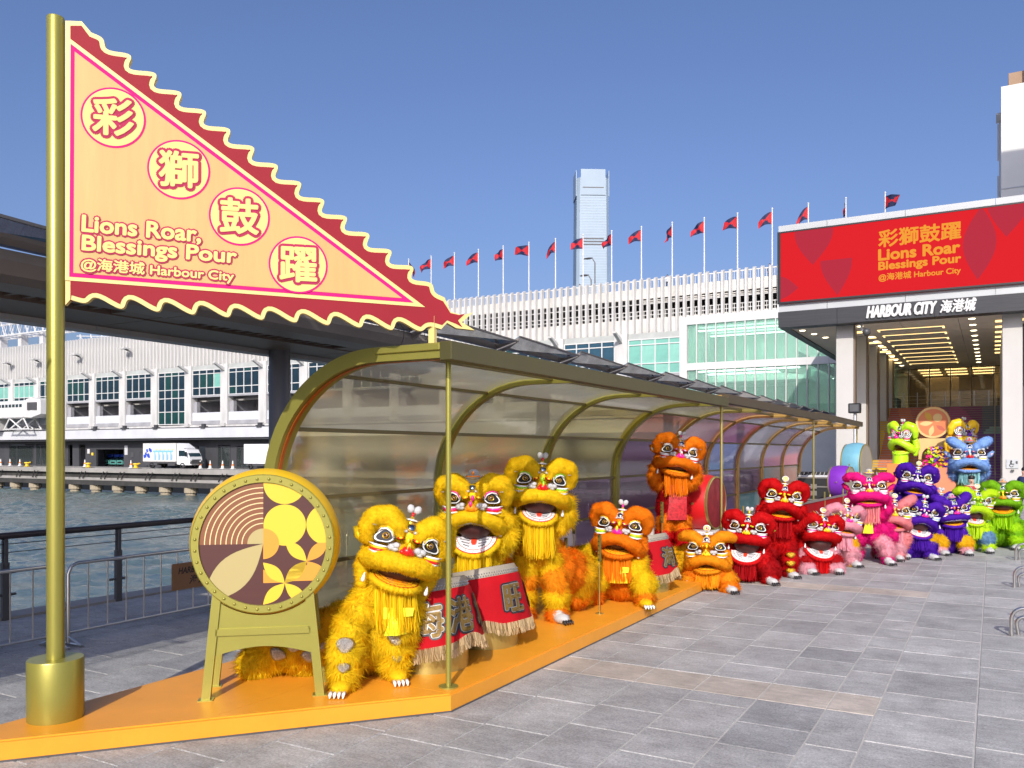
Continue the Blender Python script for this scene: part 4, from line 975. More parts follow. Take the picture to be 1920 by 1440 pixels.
def drum_face(parent, MM=MD, Rr=Rf, mats=FM):
    b = MB(); sq = [(-1, -1), (1, -1), (1, 1), (-1, 1)]
    S_ = lambda p, q: inlay(b, p, *q)
    def I(poly, mi, z, q=None): inlay(b, poly, mi, z, q, MM, Rr)
    I(sq, 0, .002, (-1, 1)); I(sq, 1, .002, (1, 1)); I(sq, 1, .002, (-1, -1)); I(sq, 1, .002, (1, -1))
    for k in range(8):
        r_ = .25 + .083 * (k + 1)
        pts = circle(0, 0, r_ + .008, 24, math.pi / 2, math.pi) + list(reversed(circle(0, 0, r_ - .008, 24, math.pi / 2, math.pi)))
        pts = [(x * Rr, y * Rr) for x, y in pts]
        if r_ < .97: b.m(5).poly(pts, .004, None, MM)
    for c in ((.34, .30), (.34, .98), (1.02, .30)): I(circle(c[0], c[1], .337, 48), 2, .003, (1, 1))
    # lower right: overlapping circles give leaves round four-pointed stars
    for x, y in ((.34, -.04), (1.02, -.04), (0, -.38), (.68, -.38)): pass
    for cx, cy in ((.34, -.65), (.69, -.30)):
        for sx in (1, -1):
            for sy in (1, -1): I(leaf((cx, cy), (cx + sx * .345, cy + sy * .345), .205), 3 if (cx > .5 and sx > 0) else 2, .0032, (1, -1))
    I([(0, -.64), (.0, -.42), (.12, -.5), (.3, -.64)], 3, .0026, (1, -1)); I([(.7, -.35), (.4, -.62), (1, -.62)], 3, .0026, (1, -1))
    I(circle(.34, .30, .337, 48), 2, .003, (1, -1))
    I(circle(0, 0, .25, 40), 3, .005, (1, 1)); I(circle(0, 0, .25, 40), 3, .0052, (1, -1)); I(circle(0, 0, .25, 40), 4, .005, (-1, 1))
    I(leaf((0, 0), (-.95, -.95), .2), 4, .004, (-1, -1))
    return b.build('drum_face', mats, parent)
drum_face(dr)
stud = MB().lathe([(.013, 0), (.0125, .006), (.008, .011), (0, .013)], 8).mesh('stud', M_olive, True)
for k in range(36):
    a = 2 * math.pi * (k + .5) / 36; p = DR_ * (RD * .925 * math.cos(a)) + Vector((0, 0, RD * .925 * math.sin(a))) + DN * .02
    o = obj('stud', stud, dr, p); o.rotation_euler = DN.to_track_quat('Z', 'Y').to_euler()
# stand
for sx in (-1, 1):
    for dy in (-.03, -.46):
        b = MB(); t0, t1 = (.36, .46); zt = -.30 if dy > -.1 else -.32
        pr = lambda x, z, y: DR_ * x + Vector((0, 0, z)) + DN * y
        w_ = .036; zb = .15 - DC.z
        rings = [[pr(sx * x - w_, z, dy - .03), pr(sx * x + w_, z, dy - .03), pr(sx * x + w_, z, dy + .03), pr(sx * x - w_, z, dy + .03)] for x, z in ((t1, zb), (t0, zt))]
        b.loft(rings).build('leg', M_olive, dr)
        MB().loft([[pr(sx * t1 + a * .06, zb + z, dy + c * .05) for a, c in ((-1, -1), (1, -1), (1, 1), (-1, 1))] for z in (0, .008)]).build('foot_plate', M_olive, dr)
for dy in (-.03, -.46):
    cut = [(RD * 1.02 * math.cos(a), RD * 1.02 * math.sin(a)) for a in [R(-128 + i * 76 / 16) for i in range(17)]]
    pan = [(-.36, -.46)] + [c for c in cut if -.36 < c[0] < .36] + [(.36, -.46), (.39, -.70), (-.39, -.70)]
    MB().poly([(x, z) for x, z in pan], dy - .02, dy + .012, MD).build('saddle_board', M_olive, dr)
    MB().loft([[DR_ * x + Vector((0, 0, z)) + DN * (dy + q) for x, z in ((-.385, -.755), (.385, -.755), (.38, -.70), (-.38, -.70))] for q in (-.028, .03)]).build('cross_rail', M_olive, dr)
    ar = [(-.40, -.757), (-.415, -.93)] + [(-.41 + .82 * i / 12, -.93 + .075 * math.sin(math.pi * i / 12)) for i in range(1, 12)] + [(.415, -.93), (.40, -.757)]
    MB().poly(ar, dy - .018, dy + .010, MD).build('arched_apron', M_olive, dr)

# ------------------------------------------------------------------ dance drums
M_velvet = mat('red_velvet', (.40, .004, .010), .8, noise=(3, .15), spec=.15); M_fringe = furmat('cream_fringe', (.62, .47, .27)); M_studm = mat('steel_stud', (.6, .58, .55), .25, .9); M_skin = mat('drum_skin', (.30, .26, .20), .5, noise=(3, .1))
M_emb = mat('gold_embroidery', (.20, .12, .025), .5, .4, noise=(40, .4)); M_embs = mat('silver_edging', (.38, .37, .36), .4, .6)
def strip_strands(b, pts, length, w, rnd, jitter=.15, taper=.8):
    """a row of hanging threads from the points"""
    for p in pts:
        p = Vector(p); L = length * rnd.uniform(1 - jitter, 1 + jitter * .3); a = rnd.uniform(0, math.pi); s = Vector((math.cos(a), math.sin(a), 0)) * w / 2
        q = p + Vector((rnd.gauss(0, .006), rnd.gauss(0, .006), -L * .5)); e = p + Vector((rnd.gauss(0, .012), rnd.gauss(0, .012), -L))
        b.add([p - s, p + s, q + s, q - s, e + s * taper, e - s * taper], [(0, 1, 2, 3), (3, 2, 4, 5)])
def tone(o, rnd):
    me = o.data; at = me.attributes.new('tone', 'FLOAT', 'FACE'); n = len(me.polygons)
    at.data.foreach_set('value', [rnd.random() for _ in range(n)])
def dance_drum(x, y, r, label, chars, rz, lean=9, seed=1):
    rnd = random.Random(seed)
    t = thing('dance_drum', label, 'drum', (x, y, .15), rz, 'drums dressed in red cloth')
    MB().lathe([(r * .92, 0), (r * .92, .26), (0, .26)], 48).build('plinth', M_gold, t, 40)
    MB().lathe([(r * .9, .26), (r * 1.02, .45), (r * 1.0, .74), (r * .93, .82), (r * .9, .83), (0, .832)], 48).build('drum_shell', mat('dark_drum_wood', (.03, .025, .025), .35), t, 40)
    MB().lathe([(r * 1.0, .70), (r * 1.01, .79), (r * .95, .838), (0, .84)], 48).build('drum_head', M_skin, t, 40)
    st = MB()
    for row in range(2):
        for k in range(90):
            a = 2 * math.pi * (k + .5 * row) / 90; st.ell((r * 1.012 * math.cos(a), r * 1.012 * math.sin(a), .755 + row * .025), (.008, .008, .008), None, 5, 4)
    struct(st.build('rim_studs', M_studm, t), 'stuff')
    n = 72; rings = []
    for z, k in ((.74, 1.03), (.70, 1.06), (.55, 1.10), (.35, 1.15), (.24, 1.18)):
        ring = []
        for i in range(n):
            a = 2 * math.pi * i / n; f = 1 + (k - 1) + .018 * (.76 - z) * 2 * math.sin(7 * a + seed) + .01 * math.sin(13 * a)
            sc = .0 if z > .3 else .06 * max(0, math.sin(3 * a + seed)) ** 2
            ring.append((r * f * math.cos(a), r * f * math.sin(a), z + sc))
        rings.append(ring)
    cl = MB().loft(list(reversed(rings)), False).build('skirt_cloth', M_velvet, t, True)
    b = MB()
    for i in range(520):
        a = 2 * math.pi * i / 520; f = 1.182 + .018 * 1.04 * math.sin(7 * a + seed) + .01 * math.sin(13 * a); sc = .06 * max(0, math.sin(3 * a + seed)) ** 2
        strip_strands(b, [(r * f * math.cos(a), r * f * math.sin(a), .25 + sc)], .13, .012, rnd, .1)
    fo = b.build('cloth_fringe', M_fringe, t); tone(fo, rnd)
    # embroidered characters wrapped on the cloth
    for ch, ang, size in chars:
        for (m_, fat, dr_) in ((M_black, .032, .012), (M_embs, .015, .016), (M_emb, .009, .020)):
            me = fatten(text_mesh(ch, width=size, height=size * 1.1, align='CENTER', shear=.1), fat, 12)
            bmv = me.vertices; n_ = len(bmv); co = np.empty(n_ * 3); bmv.foreach_get('co', co); co = co.reshape(-1, 3)
            rr = r * (1.10 + (.55 - (.50 + co[:, 1])) * .28) + dr_; a = ang + co[:, 0] / (r * 1.12)
            z = .49 + co[:, 1]; rr = rr + co[:, 2]; new = np.stack([rr * np.cos(a), rr * np.sin(a), z], 1); bmv.foreach_set('co', new.ravel()); me.update()
            me.materials.clear(); me.materials.append(m_); obj('character', me, t)
    # the drum leans on its plinth: away from the plaza and up on the right
    Mt = Matrix.Translation((0, 0, .5)) @ Matrix.Rotation(R(-8), 4, Vector((.82, .56, 0))) @ Matrix.Rotation(R(lean), 4, Vector((.56, -.82, 0))) @ Matrix.Translation((0, 0, -.54))
    for ch in t.children:
        if not ch.name.startswith('plinth'): ch.data.transform(Mt)
    return t
dance_drum(-4.72, 6.66, .41, 'red clothed drum lettered in gold, beside the crouching yellow lion behind the thin post', (('海', -1.0, .27), ('港', -.28, .27), ('城', .55, .27)), 0, seed=2)
dance_drum(-4.74, 7.72, .385, 'red clothed drum with one gold character, second from the big patterned drum', (('旺', -.30, .24), ('城', .75, .24)), 0, seed=5)
dance_drum(-4.45, 11.9, .33, 'red clothed drum half hidden between the two orange lions', (('海', -.35, .24), ('港', .4, .24)), 0, seed=8)
def side_drum(loc, r, depth, yaw, skin, label, legs=True, group='upright painted drums'):
    t = thing('upright_drum', label, 'drum', loc, yaw, group)
    M_ = frame((0, 0, 0), (1, 0, 0), (0, 0, 1))
    MB().lathe([(r * .96, 0), (r * 1.04, depth * .3), (r * 1.04, depth * .7), (r * .96, depth)], 40, M_).build('drum_shell', skin, t, 40)
    MB().lathe([(r * .975, depth - .03), (r * .98, depth + .01), (r * .93, depth + .016), (r * .93, depth)], 40, M_).lathe([(r * .93, 0), (r * .93, -.016), (r * .98, -.01), (r * .975, .03)], 40, M_).build('rim', M_gold, t, 40)
    MB().poly(circle(0, 0, r * .94, 40), -.004, depth + .004, M_).build('drum_head', mat('painted_head', (.25, .02, .03), .5, noise=(6, .5)) if 'red' in label else M_skin, t)
    MB().lathe([(.025, 0), (.02, .02), (0, .024)], 10, frame((-r * 1.04, -depth * .5, 0), (0, 1, 0), (0, 0, 1)) if False else Matrix.Translation((-r * 1.04, -depth * .5, 0)) @ Matrix.Rotation(-math.pi / 2, 4, 'Y')).build('ring_boss', M_gold, t)
    if legs:
        b = MB()
        for sx in (-1, 1):
            for dy in (-.03, -depth + .03): b.tube([(sx * r * .7, dy, -r * .8), (sx * r * .9, dy, -loc[2] + .002)], .03, 8)
        b.tube([(-r * .75, -.03, -r * 1.02), (r * .75, -.03, -r * 1.02)], .03, 8).tube([(-r * .75, -depth + .03, -r * 1.02), (r * .75, -depth + .03, -r * 1.02)], .03, 8)
        b.build('stand', M_gold, t, 40)
    return t
side_drum((-4.66, 14.6, 1.31), .47, .46, 1.47, M_red, 'red upright drum with a painted head behind the low orange lion')
side_drum((-4.0, 25.6, 1.34), .45, .5, 1.4, mat('violet_lacquer', (.2, .03, .45), .4, noise=(8, .15)), 'violet upright drum behind the pale pink lion')
side_drum((-4.1, 29.0, 1.80), .66, .6, 1.4, mat('sky_blue_lacquer', (.16, .40, .52), .45, noise=(5, .12)), 'large pale blue upright drum near the far end of the tunnel')

# slim stands with gold plaques
pq = mat('plaque_wood', (.12, .11, .025), .45, .3); pc = mat('plaque_gold', (.5, .36, .06), .4, .6)
def plaque_stand(x, y, z0, h, label):
    t = thing('plaque_stand', label, 'plaque stand', (x, y, z0), -.6, 'slim stands with narrow plaques')
    MB().lathe([(0, 0), (.055, 0), (.055, .006), (.008, .012), (.006, h - .3), (.006, h - .02), (0, h)], 12).build('stem', M_gold, t, 40)
    MB().bbox((-.032, -.012, h - .34), (.032, .012, h), .008).build('plaque', pq, t)
    b = MB()
    for k in range(5): b.box((-.016, -.016, h - .30 + k * .056), (.016, -.0125, h - .27 + k * .056)).box((-.006, -.016, h - .268 + k * .056), (.014, -.0125, h - .26 + k * .056))
    b.build('plaque_marks', pc, t)
plaque_stand(-4.62, 9.45, .15, .98, 'slim stand with a narrow plaque right of the tall yellow lion, shorter one')
plaque_stand(-4.75, 9.95, .15, 1.32, 'slim stand with a narrow plaque right of the tall yellow lion, taller one behind')
plaque_stand(-4.33, 9.82, .15, 1.0, 'slim stand with a narrow plaque in front of the frowning orange lion')
plaque_stand(-4.6, 12.9, .15, 1.25, 'slim stand with a narrow plaque between the tall orange lion and the red drum')
for k in range(2): plaque_stand(-5.0, 15.6 + k * .45, 0, 1.75 - .12 * k, 'slim gold topped stand behind the red lions by the violet panes, ' + ('left', 'right') + ' of the pair' if False else 'slim gold topped stand by the violet panes, ' + ('left', 'right')[k] + ' of the pair')
b = thing('stage_block', 'low white block behind the low orange lion under the red drum', 'block', (-4.72, 14.4, 0)); MB().bbox((-.7, -.35, -.005), (.6, .7, .84), .02).build('block', M_white, b)

# red draped barrier behind the lions
cp = thing('draped_fence', 'red cloth draped fence running behind the red and pink lions', 'fence', (-4.0, 15.6, 0))
b = MB(); N = 60; rows = []
for z in (0.02, .5, 1.0): rows.append([(.03 * math.sin(i * 1.7 + z * 2) * (1.2 - z) + i * .012, i * .22, z) for i in range(N)])
for r_ in range(2):
    vs = rows[r_] + rows[r_ + 1]; b.add(vs, [(i, i + 1, N + i + 1, N + i) for i in range(N - 1)])
b.build('drape', M_velvet, cp, True)
b = MB().tube([(0, 0, 1.02), (.7, 13, 1.02)], .03, 8)
b.build('top_rail', M_steel, cp)
for k in range(7): MB().tube([(k * .117, k * 2.17, 0), (k * .117, k * 2.17, 1.2)], .02, 6).build('gold_post', M_gold, cp)
# flight case
fc = thing('flight_case', 'black flight case on castors beyond the end of the tunnel arches', 'case', (-4.85, 27.6, 0), .1)
MB().bbox((-.5, -.35, .12), (.5, .35, 1.42), .02).build('case_body', M_black, fc)
b = MB()
for z in (.14, .72, 1.12, 1.40): b.box((-.51, -.36, z - .02), (.51, -.345, z + .02)).box((.495, -.35, z - .02), (.51, .36, z + .02))
for x in (-.49, .49): b.box((x - .02, -.362, .12), (x + .02, -.347, 1.42))
b.build('edge_profile', M_steel, fc)
for z in (.85, 1.06): MB().box((-.09, -.375, z), (.09, -.35, z + .14)).build('latch', M_steel, fc)
for x in (-.4, .4): MB().tube([(x - .03, 0, .06), (x + .03, 0, .06)], .06, 10).build('castor', M_darksteel, fc)
mx_ = thing('mixing_desk', 'small sound desk on top of the flight case', 'sound desk', (-4.85, 27.6, 1.42), .1)
MB().loft([[(-.45, -.3, 0), (.45, -.3, 0), (.45, .3, 0), (-.45, .3, 0)], [(-.45, -.3, .05), (.45, -.3, .05), (.45, .3, .14), (-.45, .3, .14)]]).build('desk', M_slab, mx_)
b = MB()
for k in range(7): b.box((-.4 + k * .12, -.25, .06), (-.33 + k * .12, .22, .15))
b.build('fader_bank', M_black, mx_)
# speaker and access plate on the columns
sp_ = thing('column_speaker', 'small black loudspeaker on a thin stand before the white entrance columns', 'speaker', (-5.45, 41, 0))
MB().tube([(0, 0, -.005), (0, 0, 3.95)], .05, 8).build('stand', M_slab, sp_); MB().bbox((-.27, -.2, 3.95), (.25, .2, 4.4), .03).build('cabinet', M_black, sp_)
MB().box((-.2, -.22, 4.02), (.18, -.20, 4.34)).build('grille', M_darksteel, sp_)
cs = thing('camera', 'round security camera under the canopy beside the first column', 'camera', (-5.75, 45.6, 8.66)); MB().tube([(0, 0, .04), (0, 0, -.35), (.2, -.3, -.45)], .06, 8).build('bracket', M_slab, cs); MB().ell((.28, -.4, -.5), (.2, .28, .2), None, 12, 8).build('housing', M_darksteel, cs, True)
ap = thing('access_plate', 'small white wheelchair symbol plate on the right entrance column', 'sign', (.62, 45.97, 1.42))
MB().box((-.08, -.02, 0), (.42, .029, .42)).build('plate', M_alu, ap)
w = MB().ell((.12, -.03, .34), (.04, .012, .04), None, 8, 6).box((.08, -.032, .2), (.14, -.021, .3)).box((.1, -.034, .18), (.24, -.0215, .22))
w.loft([[(.13 + r_ * math.cos(a), y, .14 + r_ * math.sin(a)) for r_, y in ((.09, -.021), (.09, -.03), (.06, -.03), (.06, -.021))] for a in [R(-250 + i * 24) for i in range(11)]])
w.build('wheelchair_symbol', M_black, ap); MB().box((.3, -.032, .22), (.38, -.021, .34)).box((.12, -.1, -.14), (.24, .029, -.06)).build('button_box', M_darksteel, ap)

# barriers at the right edge, only their rounded ends show
for k, (x, y) in enumerate(((.33, 11.8), (.44, 16.0), (.54, 20.0), (.68, 24.9))):
    t = thing('steel_stand', 'shiny hooped steel stand foot at the right edge, ' + ('nearest the camera', 'second from the camera', 'third from the camera', 'farthest beside the green lion')[k], 'stand', (x, y, 0), 0, 'hooped steel stands at the right edge')
    for q in range(2):
        rr = .14 - .055 * q
        pts = [(-rr + .02 * q, .12 * q - .1, 0)] + [(-rr * math.cos(math.pi * i / 10), .12 * q - .1, .2 - .07 * q + rr * math.sin(math.pi * i / 10)) for i in range(11)] + [(rr, .12 * q - .1, 0)]
        MB().tube(pts, .022, 8).build('hoop', M_steel, t, 60)
    MB().tube([(.13, -.1, .22), (.5, -.1, .22), (.5, -.1, 1.0)], .022, 8).tube([(-.14, -.1, 0), (-.14, -.1, .05)], .027, 8).build('frame', M_steel, t, 60)
hb = thing('leaning_barrier', 'steel railed barrier behind the green lion at the foot of the right column', 'barrier', (.34, 26.2, 0))
pts = [(0, 0, 0), (0, 0, 1.0), (.15, 0, 1.22), (.4, .0, 1.1), (.8, 0, .65), (1.6, 0, .6)]
MB().tube(pts, .035, 8).build('frame', M_steel, hb, 60)
b = MB()
for k in range(5): b.tube([(.05 + k * .06, 0, 0), (.05 + k * .06, 0, 1.1)], .015, 6)
b.build('bars', M_steel, hb)

# ------------------------------------------------------------------ quay furniture and vehicles
QZ = -.28
tyre = mat('tyre_rubber', (.02, .02, .022), .8); M_cab = mat('truck_white', (.74, .75, .76), .35, noise=(.7, .06), coat=.3)
def wheel(parent, x, y, r, w_):
    o = MB().lathe([(r * .6, 0), (r * .95, .01), (r, .05), (r, w_ - .05), (r * .95, w_ - .01), (r * .6, w_)], 20, frame((0, 0, 0), (1, 0, 0), (0, 0, 1))).build('wheel', tyre, parent, 40); o.location = (x, y, r)
    h = MB().lathe([(0, .03), (r * .25, .03), (r * .3, -.01), (r * .62, .02)], 16, frame((0, 0, 0), (1, 0, 0), (0, 0, 1))).build('hub', M_steel, o, 40); return o
tr_ = thing('box_truck', 'white box truck with blue graffiti letters parked on the quay', 'truck', (-112.2, 84.6, QZ), .0); tr_.scale = (1.32, 1.1, 1.04)
MB().bbox((0, -1.1, .95), (5.6, 1.1, 3.6), .03).build('cargo_box', mat('box_panel', (.66, .65, .62), .5, noise=(.8, .1)), tr_)
MB().box((0, -1.0, .7), (8.2, 1.0, .94)).m(0).box((.4, -1.05, .45), (2.4, 1.05, .7)).box((4.2, -1.0, .4), (5.4, 1.0, .7)).build('chassis', M_darksteel, tr_)
cb = MB().loft([[(5.75, y, z) for y, z in ((-1.02, .6), (1.02, .6), (1.02, 2.75), (-1.02, 2.75))], [(6.6, y, z) for y, z in ((-1.05, .5), (1.05, .5), (1.05, 2.8), (-1.05, 2.8))], [(7.25, y, z) for y, z in ((-1.05, .5), (1.05, .5), (1.0, 2.7), (-1.0, 2.7))], [(7.8, y, z) for y, z in ((-1.05, .5), (1.05, .5), (1.0, 1.7), (-1.0, 1.7))], [(7.9, y, z) for y, z in ((-1.0, .5), (1.0, .5), (1.0, 1.2), (-1.0, 1.2))]])
cb.build('cab', M_cab, tr_)
MB().loft([[(5.75, -.95, 2.78), (5.75, .95, 2.78), (5.75, .95, 3.6), (5.75, -.95, 3.6)], [(6.8, -.95, 2.82), (6.8, .95, 2.82), (6.8, .9, 2.95), (6.8, -.9, 2.95)]]).build('wind_deflector', M_cab, tr_)
MB().add([(7.28, -.92, 2.6), (7.28, .92, 2.6), (7.82, .95, 1.72), (7.82, -.95, 1.72)], [(0, 3, 2, 1)]).build('windscreen', M_glassdark, tr_)
MB().add([(6.1, -1.065, 1.75), (7.35, -1.065, 1.75), (7.05, -1.06, 2.55), (6.1, -1.06, 2.55)], [(0, 1, 2, 3)]).build('side_window', M_glassdark, tr_)
MB().box((7.9, -.9, .5), (7.98, .9, .85)).build('bumper', M_cab, tr_); MB().box((7.9, -.7, .95), (7.95, .7, 1.3)).build('grille', M_darksteel, tr_)
for y in (-.85, .85): MB().box((7.9, y - .14, .9), (7.96, y + .14, 1.1)).build('headlight', M_steel, tr_)
MB().tube([(7.3, -1.1, 2.3), (7.6, -1.35, 2.3)], .03, 6).box((7.55, -1.45, 1.7), (7.65, -1.25, 2.35)).build('mirror', M_black, tr_)
for x in (1.5, 6.7): wheel(tr_, x, -.8, .42, .28); wheel(tr_, x, 1.1, .42, .28)
gb_ = mat('graffiti_blue', (.02, .07, .5), .5); gc_ = mat('graffiti_pale_blue', (.2, .5, .62), .5); gy_ = mat('graffiti_yellow', (.75, .65, .2), .5)
b = MB(); rr = random.Random(4); Mg = frame((0, -1.106, 0), (1, 0, 0), (0, 0, 1))
for k in range(9):
    x = .25 + .13 * k + rr.uniform(-.05, .05); z = 1.3 + rr.uniform(0, 1.2); b.m(0).poly([(x, z), (x + .28, z + .1), (x + .18, z + .55), (x - .12, z + .45)], 0, .003 + .0004 * k, Mg)
for k in range(5):
    x = 2.0 + .68 * k; b.m(1).poly([(x, 1.15), (x + .2, 1.15), (x + .22, 2.3), (x + .5, 2.35), (x + .5, 2.6), (x - .2, 2.55), (x - .18, 2.3), (x + .02, 2.3)], 0, .003, Mg)
    b.m(2).poly([(x + .25, 2.62), (x + .55, 2.62), (x + .5, 2.78), (x + .2, 2.75)], 0, .003, Mg); b.m(0).poly([(x + .25, 1.2), (x + .32, 1.2), (x + .34, 2.0), (x + .27, 2.0)], 0, .003, Mg)
b.build('graffiti', [gb_, gc_, gy_], tr_)
t2 = thing('white_trailer', 'plain white cargo trailer on the quay at the tunnel edge', 'trailer', (-91.4, 85.2, QZ))
MB().bbox((0, -1.1, .8), (7, 1.1, 3.55), .03).build('cargo_box', M_cab, t2); MB().box((.3, -1, .5), (6.8, 1, .79)).build('chassis', M_darksteel, t2)
for x in (1.2, 5.6): wheel(t2, x, -.8, .42, .28)
M_teal = mat('teal_vehicle_paint', (.10, .33, .30), .4, coat=.3)
for k in range(3):
    t = thing('small_van', 'teal vehicle with dark blue top in the open garage, ' + ('left', 'middle', 'right')[k] + ' one', 'van', (-132.0 + k * 1.75, 91.0, QZ), 0, 'teal vehicles in the garage')
    MB().loft([[(-.75, 0, .35), (.75, 0, .35), (.75, 0, 1.1), (-.75, 0, 1.1)], [(-.78, .5, .35), (.78, .5, .35), (.75, .6, 1.3), (-.75, .6, 1.3)], [(-.78, 3, .35), (.78, 3, .35), (.7, 3, 1.9), (-.7, 3, 1.9)]]).build('body', M_teal, t)
    MB().add([(-.68, .02, 1.15), (.68, .02, 1.15), (.62, .9, 1.75), (-.62, .9, 1.75)], [(0, 1, 2, 3)]).build('windscreen', M_glassdark, t)
    MB().bbox((-.7, .6, 1.6), (.7, 2.9, 2.05), .05).build('roof_top', gb_, t); MB().box((-.5, -.04, .55), (.5, 0, .8)).build('grille', M_black, t)
    for x in (-.62, .62): MB().tube([(x - .1, .4, .3), (x + .1, .4, .3)], .3, 12).build('wheel', tyre, t)
M_conew = mat('cone_white', (.75, .74, .7), .6); M_coneo = mat('cone_orange', (.75, .2, .03), .6); M_yb = mat('bollard_yellow', (.78, .52, .02), .5, noise=(3, .2))
cone0 = MB().box((-.22, -.22, 0), (.22, .22, .05)).lathe([(.18, .05), (.14, .35), (.09, .6), (.05, .95), (0, .96)], 12).m(1).lathe([(.145, .36), (.095, .58)], 12).mesh('traffic_cone', [M_conew, M_coneo])
CX_ = [-153.5, -150.6, -147.6, -157, -129.2, -101.6, -99.5, -96.9, -94.8, -113.9]
for k, x in enumerate(CX_):
    near = [('left of the shop window', -153.5), ('below the shop window', -150.6), ('right of the first shop window', -147.6), ('at the left picture edge', -157), ('at the garage opening', -127.2), ('just right of the truck cab', -101.6), ('second right of the truck', -99.5), ('third right of the truck', -96.9), ('beside the white trailer', -94.8), ('behind the truck tail', -113.9)][k][0]
    o = obj('traffic_cone', cone0, None, (x, 85.2 if k != 9 else 82.6, QZ), None, 1.25); tag(o, 'white traffic cone on the quay ' + near, 'cone', 'white cones on the quay')
for k, (x, lab) in enumerate(((-138.3, 'left of the gold pole'), (-110.6, 'by the truck'), (-122, 'low one between garage and truck'))):
    t = thing('mooring_bollard', 'yellow mooring bollard on the quay edge ' + lab, 'bollard', (x, 81, QZ), 0, 'yellow mooring bollards')
    MB().lathe([(.5, 0), (.5, .1), (.28, .15), (.25, .5), (.45, .6), (.4, .75), (0, .8)], 16).m(1).box((-.7, -.6, 0), (.7, .6, .06)).build('bollard_head', [M_yb, M_black], t, 40)
    if k < 2: MB().tube([(.3, 0, .6), (.9, 0, .75)], .12, 8).build('horn', M_yb, t)

